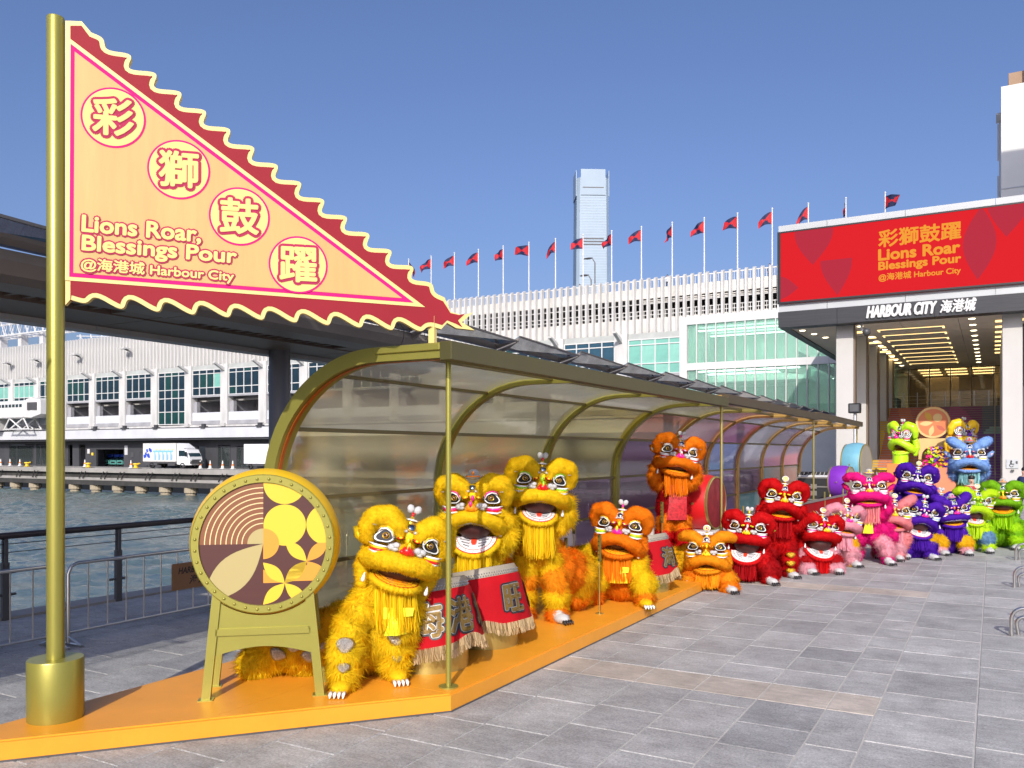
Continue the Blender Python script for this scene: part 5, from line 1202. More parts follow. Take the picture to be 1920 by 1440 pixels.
# ------------------------------------------------------------------ fur
def E_(c, r, M=None, g=0): return (np.array(c, float), np.array(r if hasattr(r, '__len__') else (r, r, r), float), np.eye(3) if M is None else np.array(M), g)
def chain(pts, rad, g=0, step=.45, groups=None):
    """spheres along a polyline with changing radius"""
    out = []; pts = [np.array(p, float) for p in pts]
    if not hasattr(rad, '__len__'): rad = [rad] * len(pts)
    for i in range(len(pts) - 1):
        L = np.linalg.norm(pts[i + 1] - pts[i]); n = max(1, int(L / (step * max(.02, min(rad[i], rad[i + 1])))))
        for k in range(n + (i == len(pts) - 2)):
            t = k / n; gi = g if groups is None else groups[(i + (t > .5)) % len(groups)]
            out.append(E_(pts[i] + (pts[i + 1] - pts[i]) * t, rad[i] * (1 - t) + rad[i + 1] * t, None, gi))
    return out
def fur_mesh(name, shapes, dens, length, width, seed=0, grav=.5, ngroups=1, base=True, spread=.4, rough=1.):
    """solid shapes covered in thin strands; strands are left out where shapes run into each other"""
    rg = np.random.default_rng(seed); V = []; F = []; MI = []; NR = []; TN = []; off = 0
    nu, nv = 12, 8
    th = np.pi * np.arange(nv + 1) / nv; ph = 2 * np.pi * np.arange(nu) / nu
    sph = np.array([[math.sin(a) * math.cos(b), math.sin(a) * math.sin(b), math.cos(a)] for a in th for b in ph])
    sf = [(j * nu + i, (j + 1) * nu + i, (j + 1) * nu + (i + 1) % nu, j * nu + (i + 1) % nu) for j in range(nv) for i in range(nu)]
    sf = np.array(sf)
    quads = []; qmi = []; tris = []; tmi = []; qt = []; tt = []
    for c, r, M, g in shapes:
        if base:
            p = (sph * r * .985) @ M.T + c; n_ = (sph / r) @ M.T; n_ /= np.linalg.norm(n_, axis=1)[:, None]
            V.append(p); NR.append(n_); quads.append(sf + off); qmi += [g] * len(sf); qt += [.5] * len(sf); off += len(p)
    if dens:
        for si, (c, r, M, g) in enumerate(shapes):
            a, b, cc = r; area = 4 * math.pi * (((a * b) ** 1.6 + (a * cc) ** 1.6 + (b * cc) ** 1.6) / 3) ** (1 / 1.6)
            n = int(area * dens)
            if n < 1: continue
            d = rg.normal(size=(n, 3)); d /= np.linalg.norm(d, axis=1)[:, None]
            p = (d * r) @ M.T + c; nm = (d / r) @ M.T; nm /= np.linalg.norm(nm, axis=1)[:, None]
            keep = p[:, 2] > -9
            for sj, (c2, r2_, M2, g2) in enumerate(shapes):
                if sj == si: continue
                q = ((p - c2) @ M2) / r2_; keep &= (q * q).sum(1) > .93
            p = p[keep]; nm = nm[keep]; n = len(p)
            if not n: continue
            wob = np.sin(p[:, 0] * 23 + seed) * np.sin(p[:, 1] * 19 + 1.3) * np.sin(p[:, 2] * 27 + .7)
            fq = 2.6 / max(length, .02); q = p * fq; tuft = np.sin(q[:, 0] + 1.7 * np.sin(q[:, 1] * .6)) * np.sin(q[:, 1] + 1.3 * np.sin(q[:, 2] * .7) + seed) * np.sin(q[:, 2] + 1.5 * np.sin(q[:, 0] * .5))
            L = length * (.7 + .6 * rg.random(n) ** 2 + .35 * wob + .55 * tuft * rough)
            cl = np.stack([np.sin(p[:, 1] * 31 + p[:, 2] * 17), np.sin(p[:, 2] * 29 + p[:, 0] * 13), np.sin(p[:, 0] * 33 + p[:, 1] * 11)], 1) * .35
            cl = cl + np.stack([np.sin(q[:, 1] * 1.3 + q[:, 2]), np.sin(q[:, 2] * 1.2 + q[:, 0]), np.sin(q[:, 0] * 1.4 + q[:, 1])], 1) * .4
            # combed fur: strands lean along the skin (downwards, in tufts), so that their faces look outwards
            tg = np.array([0, 0, -1.]) * grav + rg.normal(size=(n, 3)) * spread * 1.3 + cl * 1.2; tg -= nm * (tg * nm).sum(1)[:, None]; tg /= np.linalg.norm(tg, axis=1)[:, None] + 1e-9
            lift = np.clip(.62 + rg.normal(size=n) * .3, .15, 1.6)[:, None]
            dr = tg + nm * lift; dr /= np.linalg.norm(dr, axis=1)[:, None]
            sd = np.cross(nm, tg); sd /= np.linalg.norm(sd, axis=1)[:, None] + 1e-9
            w = width * (.7 + .6 * rg.random(n))[:, None] / 2
            root = p - nm * .012; tip = root + dr * L[:, None] + np.array([0, 0, -.18 * grav]) * L[:, None]
            vv = np.empty((n * 3, 3)); vv[0::3] = root + sd * w; vv[1::3] = root - sd * w; vv[2::3] = tip
            nn = nm + (rg.normal(size=(n, 3)) * .26 + cl * .45) * rough; nn /= np.linalg.norm(nn, axis=1)[:, None]
            V.append(vv); NR.append(np.repeat(nn, 3, 0)); tris.append(np.arange(n * 3).reshape(-1, 3) + off); off += n * 3
            tmi += [g] * n; tt.append(np.clip(.5 + (rg.random(n) - .5) * .6 + wob * .15 + tuft * .45 * rough, 0, 1))
    V = np.concatenate(V); NR = np.concatenate(NR)
    Q = np.concatenate(quads) if quads else np.zeros((0, 4), int); T_ = np.concatenate(tris) if tris else np.zeros((0, 3), int)
    me = bpy.data.meshes.new(name); me.vertices.add(len(V)); me.vertices.foreach_set('co', V.ravel())
    me.loops.add(Q.size + T_.size); me.loops.foreach_set('vertex_index', np.concatenate([Q.ravel(), T_.ravel()]))
    nf = len(Q) + len(T_); me.polygons.add(nf)
    ls = np.concatenate([np.arange(len(Q)) * 4, Q.size + np.arange(len(T_)) * 3]); me.polygons.foreach_set('loop_start', ls)
    me.polygons.foreach_set('material_index', np.array(qmi + tmi, dtype=np.int32))
    for _ in range(ngroups): me.materials.append(None)
    me.update(calc_edges=True); me.shade_smooth()
    at = me.attributes.new('tone', 'FLOAT', 'FACE'); at.data.foreach_set('value', np.concatenate([np.array(qt, float)] + tt) if tt else np.array(qt, float))
    me.normals_split_custom_set_from_vertices(NR.tolist())
    return me
def rotm(ax, ang): return np.array(Matrix.Rotation(ang, 3, ax))
def head_shapes(kind, ears, k=1.0):
    """fur volumes of a lion head; x right as seen from the front, -y forward, z up, lip centre at z=0"""
    droop, thick = dict(flat=(.02, .112), frown=(.19, .105), soft=(.09, .11), open=(.20, .10), duck=(.05, .09))[kind]
    s = [E_((0, .13, .22), (.27, .26, .27)), E_((0, -.06, .30), (.15, .14, .20))]
    lip = []; rr = []
    for i in range(13):
        t = -1 + i / 6; lip.append((.335 * math.sin(t * math.pi / 2 * .98), -.34 + .31 * abs(t) ** 1.9, .07 - droop * abs(t) ** 1.5 * 1.25 - (.02 if kind == 'flat' else 0))); rr.append(thick * (1.0 + .16 * abs(t) - (.15 if abs(t) > .95 else 0)))
    s += chain(lip, rr, 0, .28)
    s += [E_((0, -.24, .12), (.2, .12, .06))]
    for sx in (-1, 1):
        if ears == 'round':
            pts = [(.105, -.215, .36), (.14, -.215, .475), (.245, -.20, .545), (.36, -.155, .51), (.415, -.10, .39), (.395, -.05, .25)]; rad = [.072, .112, .138, .132, .115, .09]
        elif ears == 'wide':
            pts = [(.09, -.21, .34), (.15, -.205, .445), (.26, -.185, .52), (.38, -.135, .52), (.45, -.08, .48)]; rad = [.072, .108, .125, .12, .10]
        elif ears == 'up':
            pts = [(.095, -.21, .35), (.155, -.21, .45), (.26, -.18, .53), (.36, -.13, .61), (.40, -.08, .64)]; rad = [.075, .115, .135, .13, .105]
        else:  # low
            pts = [(.095, -.215, .35), (.15, -.215, .44), (.26, -.195, .485), (.375, -.145, .42), (.415, -.09, .30)]; rad = [.072, .11, .128, .122, .095]
        s += chain([(sx * x, y, z) for x, y, z in pts], rad, 0, .28)
        s += chain([(sx * .33, .06, .10), (sx * .36, .1, -.1), (sx * .32, .12, -.3)], [.10, .10, .07], 0, .6)
    return s
HEADS = {}
def head_mesh(kind, ears, lod):
    key = (kind, ears, lod)
    if key not in HEADS:
        d, l, w = dict(near=(19000, .036, .0062), mid=(11000, .038, .009), far=(6500, .042, .0125))[lod]
        HEADS[key] = fur_mesh('head_fur', head_shapes(kind, ears), d, l, w, seed=len(HEADS) + 3, grav=.25, rough=.75)
    return HEADS[key]
PAW = {}
def paw_mesh(lod):
    if lod not in PAW:
        d, l, w = dict(near=(12000, .035, .007), mid=(6500, .035, .010), far=(4500, .035, .014))[lod]
        PAW[lod] = fur_mesh('paw_fur', [E_((0, -.03, .06), (.085, .12, .06)), E_((0, .04, .085), (.075, .08, .075))], d, l, w, seed=77, grav=.1)
    return PAW[lod]
claw_mesh = MB()
for k in range(4): claw_mesh.tube([(-.055 + k * .037, -.14, .045), (-.055 + k * .037, -.178, .035), (-.055 + k * .037, -.188, .008)], [.017, .014, .005], 8)
claw_mesh = claw_mesh.mesh('claws', M_black, True)

# face pieces, shared meshes
M_eyew = mat('eye_white', (.82, .82, .80), .3, coat=.4); M_eyeb = mat('eye_black', (.012, .011, .012), .25, coat=.5); M_iris = mat('iris_amber', (.36, .16, .02), .25, coat=.6)
claw_w = claw_mesh.copy(); claw_w.materials[0] = M_eyew
M_mirror = mat('round_mirror', (.25, .3, .38), .08, 1.0); M_gt = mat('gold_trim', (.75, .48, .06), .3, .7)
def tear(r, k=1.0, n=30):
    """drop drawn out to the lower outer corner, with a flatter slanted lid on top"""
    out = []
    for i in range(n):
        a = 2 * math.pi * i / n; q = 1 + .55 * max(0, math.cos(a - R(-32))) ** 7 + .16 * max(0, math.cos(a - R(125))) ** 4
        out.append((r * q * math.cos(a), r * q * math.sin(a) * .84))
    return out
def eye_mesh_(spiral=False):
    b = MB()
    if spiral:
        for i, (r_, m) in enumerate(((.135, 1), (.118, 0), (.1, 1), (.083, 0), (.066, 1), (.05, 0))): b.m(m).poly(circle(0, 0, r_, 28), -.02 if i == 0 else .005 * i - .004, .005 * i + .004)
        b.m(2).ell((.0, 0, .03), (.034, .034, .03), None, 14, 8).m(1).ell((0, 0, .048), (.016, .016, .014), None, 10, 6)
        return b.mesh('eye', [M_eyew, M_eyeb, M_iris], 40)
    for i, (r_, m) in enumerate(((.100, 1), (.091, 0), (.076, 1))): b.m(m).poly(tear(r_), -.03 if i == 0 else .004 * i - .003, .004 * i + .004)
    b.m(3).lathe([(.042, .008), (.042, .014), (.038, .018), (.034, .016)], 20).m(1).ell((0, 0, .012), (.034, .034, .024), None, 18, 10).m(2).lathe([(.027, .026), (.022, .033), (.017, .0345), (.016, .032)], 18)
    b.m(1).ell((0, 0, .032), (.011, .011, .008), None, 12, 6).m(0).ell((-.010, .011, .040), (.004, .004, .003), None, 8, 4)
    return b.mesh('eye', [M_eyew, M_eyeb, M_iris, M_gt], 35)
eye_me = eye_mesh_(); spiral_me = eye_mesh_(True)
def mirror_x(me):
    m2 = me.copy(); m2.transform(Matrix.Diagonal((-1, 1, 1, 1))); m2.flip_normals(); return m2
eye_me_r = mirror_x(eye_me)
def jaw_meshes():
    out = []; n = 16; W_, D_ = .245, .27
    ell = [(W_ * math.cos(math.pi + math.pi * i / n), D_ * math.sin(math.pi + math.pi * i / n)) for i in range(n + 1)]
    b = MB()   # board: white rim of teeth with red outline
    sc = lambda k: [(x * k, y * k) for x, y in ell]
    b.m(1).poly(sc(1.0), -.035, .0).m(0).poly(sc(.955), 0, .006).m(1).poly(sc(.80), .006, .009).m(0).poly(sc(.77), .009, .011).m(2).poly(sc(.68), .011, .013)
    for i in range(7):
        a = math.pi + math.pi * (i + 1) / 8; c, s_ = math.cos(a), math.sin(a); b.m(1).poly([(W_ * .82 * c - .003 * s_, D_ * .82 * s_ + .003 * c), (W_ * .94 * c - .003 * s_, D_ * .94 * s_ + .003 * c), (W_ * .94 * c + .003 * s_, D_ * .94 * s_ - .003 * c), (W_ * .82 * c + .003 * s_, D_ * .82 * s_ - .003 * c)], .006, .0075)
    for sx in (-1, 1):
        for k in range(3):
            y = -.055 - k * .045; x1 = .155 - k * .02
            b.m(3).poly([(sx * .045, y), (sx * x1, y + .018), (sx * x1, y + .006), (sx * .05, y - .022)][::sx], .013, .016)
            b.m(2).poly([(sx * .047, y - .003), (sx * (x1 - .02), y + .012), (sx * (x1 - .02), y + .007), (sx * .05, y - .012)][::sx], .016, .018)
    out.append(b)
    t = MB(); t.m(0).poly([(-.035, -.01), (.035, -.01), (.036, -.12), (.022, -.152), (-.022, -.152), (-.036, -.12)], .013, .035); out.append(t)
    fr_ = [(x * 1.0, y * 1.02, -.045) for x, y in ell]
    return out, fr_
JB, JF = jaw_meshes()
JAWM = JB[0].mesh('jaw', [M_eyew, mat('mouth_red', (.62, .03, .02), .4, coat=.3), mat('mouth_pale', (.62, .6, .62), .4), M_black]); TONGUE = JB[1].mesh('tongue', mat('tongue_red', (.72, .05, .02), .35, coat=.4), 40)
b = MB()
for k in range(9):
    a = math.pi + math.pi * (k + 1) / 10; b.tube([(0, -.03, .015), (.2 * math.cos(a), .22 * math.sin(a), .012)], .007, 5)
PLAINJAW = None
FRING = {}
def fringe(lod, seed, wd=.46, L=.36):
    key = (lod, seed, wd, L)
    if key not in FRING:
        rnd = random.Random(seed); b = MB(); n = dict(near=260, mid=150, far=100)[lod]; w = dict(near=.011, mid=.015, far=.02)[lod]
        pts = []
        for i in range(n):
            t = rnd.uniform(-1, 1); pts.append((wd / 2 * t, -.235 + .11 * t * t + rnd.uniform(-.03, .015), -.04 + rnd.uniform(-.03, .02)))
        strip_strands(b, pts, L, w, rnd, .22)
        me = b.mesh('beard', None); at = me.attributes.new('tone', 'FLOAT', 'FACE'); at.data.foreach_set('value', [v for _ in range(n) for v in [rnd.random()] * 2]); FRING[key] = me
    return FRING[key]
POM = {}
def pom_mesh(lod):
    if lod not in POM:
        d, l, w = dict(near=(26000, .022, .005), mid=(14000, .022, .008), far=(9000, .022, .011))[lod]
        POM[lod] = fur_mesh('pompom', [E_((0, 0, 0), (.040, .036, .052))], d, l, w, seed=5, grav=0)
    return POM[lod]
CHK = {}
def cheek_mesh(lod):
    if lod not in CHK:
        d, l, w = dict(near=(22000, .028, .005), mid=(10000, .028, .009), far=(7000, .028, .013))[lod]
        CHK[lod] = fur_mesh('cheek_tuft', [E_((-.03, 0, 0), (.045, .035, .04)), E_((.025, -.012, .016), (.042, .034, .036)), E_((.01, .0, -.03), (.035, .03, .026))], d, l, w, seed=9, grav=.3)
    return CHK[lod]
JFUR = {}
def jawfur_mesh(lod):
    if lod not in JFUR:
        d, l, w = dict(near=(13000, .04, .0065), mid=(7000, .04, .010), far=(4500, .04, .014))[lod]
        JFUR[lod] = fur_mesh('jaw_fur', chain(JF, [.042] * len(JF), 0, .6), d, l, w, seed=13, grav=.6)
    return JFUR[lod]
bead_b = MB().m(0).ell((0, 0, 0), (.055, .035, .035)).m(1).ell((0, -.012, .002), (.045, .034, .026)).m(2).ell((0, -.026, .004), (.026, .026, .018)).mesh('bead', [M_black, None, None], True)
nose_b = MB().m(0).ell((0, 0, 0), (.062, .055, .058)).ell((-.05, .012, -.02), (.03, .03, .03)).ell((.05, .012, -.02), (.03, .03, .03)).m(1).ell((0, -.035, .055), (.022, .03, .05)).m(2).ell((0, -.05, .04), (.012, .022, .03)).mesh('nose', [None, None, None], True)
mir_b = MB().m(1).lathe([(.055, -.01), (.058, .004), (.045, .012)], 22).m(0).ell((0, 0, .004), (.044, .044, .018), None, 20, 8).mesh('mirror', [M_mirror, None], True)
horn_b = MB().m(0).lathe([(.05, -.06), (.048, .0), (.03, .03), (.012, .07), (.0, .08)], 16).m(1).lathe([(.075, .01), (.08, .02), (.03, .032)], 20).m(2).tube([(0, 0, .05), (0, 0, .11)], .016, 8).mesh('horn', [M_gt, M_eyew, None], True)
plate_b = MB().m(0).ell((0, 0, 0), (.085, .07, .12)).m(1).ell((0, -.05, -.08), (.022, .035, .05)).m(2).tube([(-.075, -.045, .03), (-.03, -.075, .045), (0, -.08, .03), (.03, -.075, .045), (.075, -.045, .03)], .014, 6).m(3).tube([(-.06, -.045, .085), (0, -.075, .08), (.06, -.045, .085)], .012, 6).mesh('forehead_plate', [None] * 4, True)
swirl_b = MB()
for k in range(4): swirl_b.m(k % 4).tube([(-.03, -.01, .005 - .024 * k), (.045, -.02, .012 - .027 * k), (.11, .0, .022 - .03 * k), (.165, .05, .045 - .03 * k)], [.010, .0155, .0155, .006], 6)
swirl_b = swirl_b.mesh('cheek_stripes', [None] * 4, True); swirl_r = mirror_x(swirl_b)
tass_b = MB().lathe([(.004, 0), (.012, -.03), (.026, -.09), (.018, -.12), (0, -.125)], 10).mesh('side_tassel', M_eyew, True)
cav_b = MB().ell((0, 0, 0), (.25, .23, .11), None, 16, 8).mesh('mouth_cavity', mat('mouth_dark', (.06, .012, .01), .6, noise=(8, .4)), True)

COLS = dict(yellow=(.98, .71, .012), orange=(.95, .29, .006), red=(.72, .005, .008), pink=(.93, .45, .54), magenta=(.95, .018, .32), salmon=(.90, .34, .36), violet=(.115, .018, .50), lightblue=(.33, .55, .92), lime=(.64, .88, .02), green=(.26, .58, .012),
            gold=(.94, .58, .012), white=(.80, .80, .80), palepink=(.88, .45, .52), skyblue=(.20, .38, .60), deepred=(.50, .004, .008), amber=(.96, .40, .01), aqua=(.35, .65, .68), limegreen=(.45, .78, .01))
FURM = {k: furmat('fur_' + k, v) for k, v in COLS.items()}
HARD = {k: mat('lacquer_' + k, v, .35, coat=.3) for k, v in COLS.items()}
lid_b = MB().m(0).tube([(-.085, -.02, -.01), (-.06, -.035, .055), (0, -.04, .085), (.06, -.03, .07), (.10, -.0, .02)], [.008, .013, .014, .012, .006], 6).m(1).tube([(-.095, -.03, .012), (-.065, -.045, .08), (0, -.05, .11), (.07, -.04, .09), (.115, -.0, .035)], [.006, .010, .011, .010, .005], 6).mesh('eyelid_trim', [None, None], True); lid_r = mirror_x(lid_b)
TRIM = {}
def trim_mesh(kind):
    if kind not in TRIM:
        droop = dict(flat=.02, frown=.19, soft=.09, open=.20, duck=.05)[kind]; pts = []
        for i in range(13):
            t = -1 + i / 6; pts.append((.34 * math.sin(t * math.pi / 2 * .98), -.375 + .34 * abs(t) ** 1.9, -.015 - droop * abs(t) ** 1.5 * 1.25))
        TRIM[kind] = fur_mesh('lip_trim', chain(pts, [.018] * 13, 0, .8), 9000, .022, .008, seed=31, grav=.6)
    return TRIM[kind]
flame_b = MB()
for k in range(5):
    x = .16 + .055 * k; z = .60 - .018 * k * k * .6; flame_b.m(k % 2).loft([[(x + dx * s_, -.27 + .06 * q, z + dz) for dx in (-.018, 0, .018, 0) for _ in (0,)] for q, s_, dz in ((0, 1, 0), (1.2, .9, .05), (2.4, .15, .085))], True)
flame_b = flame_b.mesh('brow_flames', [None, None], 30); flame_r = mirror_x(flame_b)
BALL = {}
def ball_mesh(lod):
    if lod not in BALL:
        d, l, w = dict(near=(24000, .016, .005), mid=(14000, .016, .007), far=(9000, .018, .01))[lod]
        BALL[lod] = fur_mesh('fur_ball', [E_((0, 0, 0), .022)], d, l, w, seed=21, grav=0)
    return BALL[lod]
ear_b = MB().m(0).loft([[(x * k, y - .02 * (1 - k), z * k + .0) for x, z in [(.0, -.05), (.05, .0), (.07, .08), (.03, .17), (-.02, .16), (-.04, .06)]] for k, y in ((.3, -.03), (.8, -.025), (1, 0), (.8, .02), (.3, .025))]).m(1).ell((.015, -.03, .06), (.022, .012, .05), None, 8, 6).mesh('ear_flap', [None, None], True); ear_r = mirror_x(ear_b)
disc_b = MB().m(0).lathe([(.0, -.02), (.06, -.018), (.072, 0), (.06, .018), (0, .02)], 20, frame((0, 0, 0), (1, 0, 0), (0, 0, 1))).m(1).lathe([(.05, .016), (.052, .024), (.03, .026), (.028, .018)], 18, frame((0, 0, 0), (1, 0, 0), (0, 0, 1))).m(2).ell((0, -.022, 0), (.02, .01, .02), None, 10, 6).mesh('horn_disc', [None, None, None], True)
hat_b = MB().m(0).ell((0, 0, .0), (.115, .10, .045)).ell((0, -.01, .055), (.07, .062, .062)).m(1).tube([(-.09, -.06, .01), (0, -.105, .015), (.09, -.06, .01)], .012, 6).ell((0, -.075, .06), (.02, .012, .03), None, 8, 6).mesh('horn_hat', [None, None], True)
def build_head(parent, main, kind, ears, lod, loc, rot, sc, opening, deco, beard=None, beardlen=.36, tassel=True, spiral=False, beardw=.44, crest=0, flaps=False):
    h = obj('head', head_mesh(kind, ears, lod) if not spiral else fur_mesh('head_shell', head_shapes(kind, ears), 0, .01, .01), parent, loc, rot, sc)
    slotmats(h, [FURM[main] if not spiral else HARD[main]])
    a, b_, c_, d_ = [HARD[x] for x in deco]
    for sx in (-1, 1):
        n = Vector((sx * .50, -1, .05)).normalized(); x_ = Vector((0, 0, 1)).cross(n).normalized()
        M = frame((sx * .232, -.232, .318), x_, n.cross(x_))
        e = obj('eye', spiral_me if spiral else (eye_me if sx > 0 else eye_me_r), h); e.matrix_local = M @ Matrix.Scale(1.0 if not spiral else 1.25, 4)
        o = obj('forehead_bead', bead_b, h, (sx * .085, -.255, .33), (0, sx * .35, 0), .9); slotmats(o, [M_eyeb, a, b_])
        o = obj('cheek_tuft', cheek_mesh(lod), h, (sx * .135, -.345, .215), (0, sx * .3, sx * .35), .95); slotmats(o, [FURM['white']])
        o = obj('cheek_stripes', swirl_b if sx > 0 else swirl_r, h, (sx * .225, -.30, .185), (0, sx * .15, 0), .95); slotmats(o, [M_eyew, c_, d_, M_eyew])
        o = obj('eyelid_trim', lid_b if sx > 0 else lid_r, h, (sx * .232, -.232, .318)); slotmats(o, [M_eyew, HARD[deco[2]]]); o.rotation_euler = (0, 0, sx * .42)
        for q in range(3):
            o = obj('fur_ball', ball_mesh(lod), h, (sx * (.05 + .045 * q), -.275 + .012 * q, .425 + .012 * q), None, .9 - .12 * q); slotmats(o, [FURM['white'] if q % 2 == 0 else FURM[deco[1]]])
        if tassel: obj('side_tassel', tass_b, h, (sx * .34, -.10, -.16), None, .9)
        if flaps or crest == 2: q = obj('brow_flames', flame_b if sx > 0 else flame_r, h, (0, .0, -.02)); slotmats(q, [FURM['white'], HARD[deco[0]]])
        if crest == 0: q = obj('pompom', pom_mesh(lod), h, (sx * .038, -.11, .70), (0, sx * .25, 0)); slotmats(q, [FURM['white']])
        if flaps: q = obj('ear_flap', ear_b if sx > 0 else ear_r, h, (sx * .40, .02, .20), (0, sx * .75, sx * .3), 1.25); slotmats(q, [FURM[main], HARD[deco[1]]])
    o = obj('nose', nose_b, h, (0, -.395, .20)); slotmats(o, [a if a is not HARD[main] else b_, c_, d_])
    o = obj('forehead_plate', plate_b, h, (0, -.19, .40)); slotmats(o, [HARD[main], c_, M_eyew, b_])
    o = obj('mirror', mir_b, h, (0, -.265, .475), (R(62), 0, 0)); slotmats(o, [M_mirror, M_eyew if main != 'yellow' else M_gt])
    if flaps or opening > .6: o = obj('lip_trim', trim_mesh(kind), h); slotmats(o, [FURM['white']])
    if crest == 2: o = obj('horn_hat', hat_b, h, (0, -.12, .62)); slotmats(o, [FURM['white'], a])
    else: o = obj('horn', horn_b, h, (0, -.11, .55)); slotmats(o, [M_gt, M_eyew, a])
    if crest == 1: o = obj('horn_disc', disc_b, h, (0, -.14, .69), (-.25, 0, 0)); slotmats(o, [M_eyew, M_gt, b_])
    obj('mouth_cavity', cav_b, h, (0, -.05, -.03 - .09 * opening), None, (1, 1, 1 + .9 * opening))
    zj = -.10 - .19 * opening; tilt = R(8 + 40 * opening)
    if kind == 'frown': zj -= .03
    jw = 1.22 if opening > .6 else 1.0
    j = obj('jaw', JAWM, h, (0, -.07, zj), (tilt, 0, 0), (jw, 1.1 if jw > 1 else 1.0, 1)); obj('tongue', TONGUE, h, (0, -.07, zj), (tilt, 0, 0), (1, 1, 1)) if opening >= .45 else None
    if opening < .45:
        slotmats(j, [HARD['gold'], HARD['deepred'], HARD['orange'], M_black])
    o = obj('jaw_fur', jawfur_mesh(lod), h, (0, -.07, zj), (tilt, 0, 0), (jw, 1.1 if jw > 1 else 1, 1)); slotmats(o, [FURM[main] if not spiral else HARD[main]])
    if beardlen:
        o = obj('beard', fringe(lod, 3 + len(main), beardw, beardlen * 1.1), h, (0, -.02 + .04 * opening, zj - .14 * opening - .04)); o.data.materials or o.data.materials.append(None); slotmats(o, [FURM[beard or main]])
        if rot: o.rotation_euler = (-rot[0] if rot[0] else 0, -rot[1] if rot[1] else 0, 0)
    return h
LODF = dict(near=(11500, .085, .008), mid=(7000, .072, .0115), far=(4000, .068, .016))
def tiers(shapes, every=3, amt=.17):
    """flounces: every third ring stands out"""
    return [(c, r * (1 + amt * (1 if i % every == every - 1 else -.25 * (i % every == 0))), M, g) for i, (c, r, M, g) in enumerate(shapes)]
def fur_part(name, shapes, parent, lod, mats, seed, k=1.0, grav=.7):
    if name in ('leg', 'hind_leg', 'arm'): shapes = tiers(shapes)
    d, l, w = LODF[lod]; me = fur_mesh(name, shapes, d, l * k, w, seed, grav, len(mats)); o = obj(name, me, parent); slotmats(o, [FURM[m] for m in mats]); return o
def paw(parent, lod, loc, yaw, col='white', sc=1.0):
    p = obj('paw', paw_mesh(lod), parent, loc, (0, 0, yaw), sc); slotmats(p, [FURM[col]]); obj('claws', claw_mesh, p) if False else None
    c = obj('claws', claw_mesh if col == 'white' else claw_w, parent, loc, (0, 0, yaw), sc); return p
def patch(parent, loc, sc, col, rot=(0, 0, 0)):
    o = obj('knee_patch', knee_b, parent, loc, rot, sc); slotmats(o, [col]); return o
kb = MB().loft([[(x, y, z) for x, y, z in r_] for r_ in [[(.10 * math.cos(a) * k, -.02 - .05 * (1 - k * k) ** .5 if k < 1 else -.0, .07 * math.sin(a) * k - .05 * k * max(0, math.sin(-a)) ** 3) for a in [2 * math.pi * i / 16 for i in range(16)]] for k in (1.0, .8, .5, .15)]], True)
knee_b = kb.mesh('knee_patch', [None], True)
M_seq = mat('silver_sequins', (.6, .58, .55), .3, .8, noise=(60, .6), bump=(120, .8)); M_gseq = mat('gold_scales', (.72, .42, .03), .3, .7, noise=(50, .4), bump=(100, .6)); M_neon = mat('neon_yellow_cloth', (.80, .85, .03), .5)

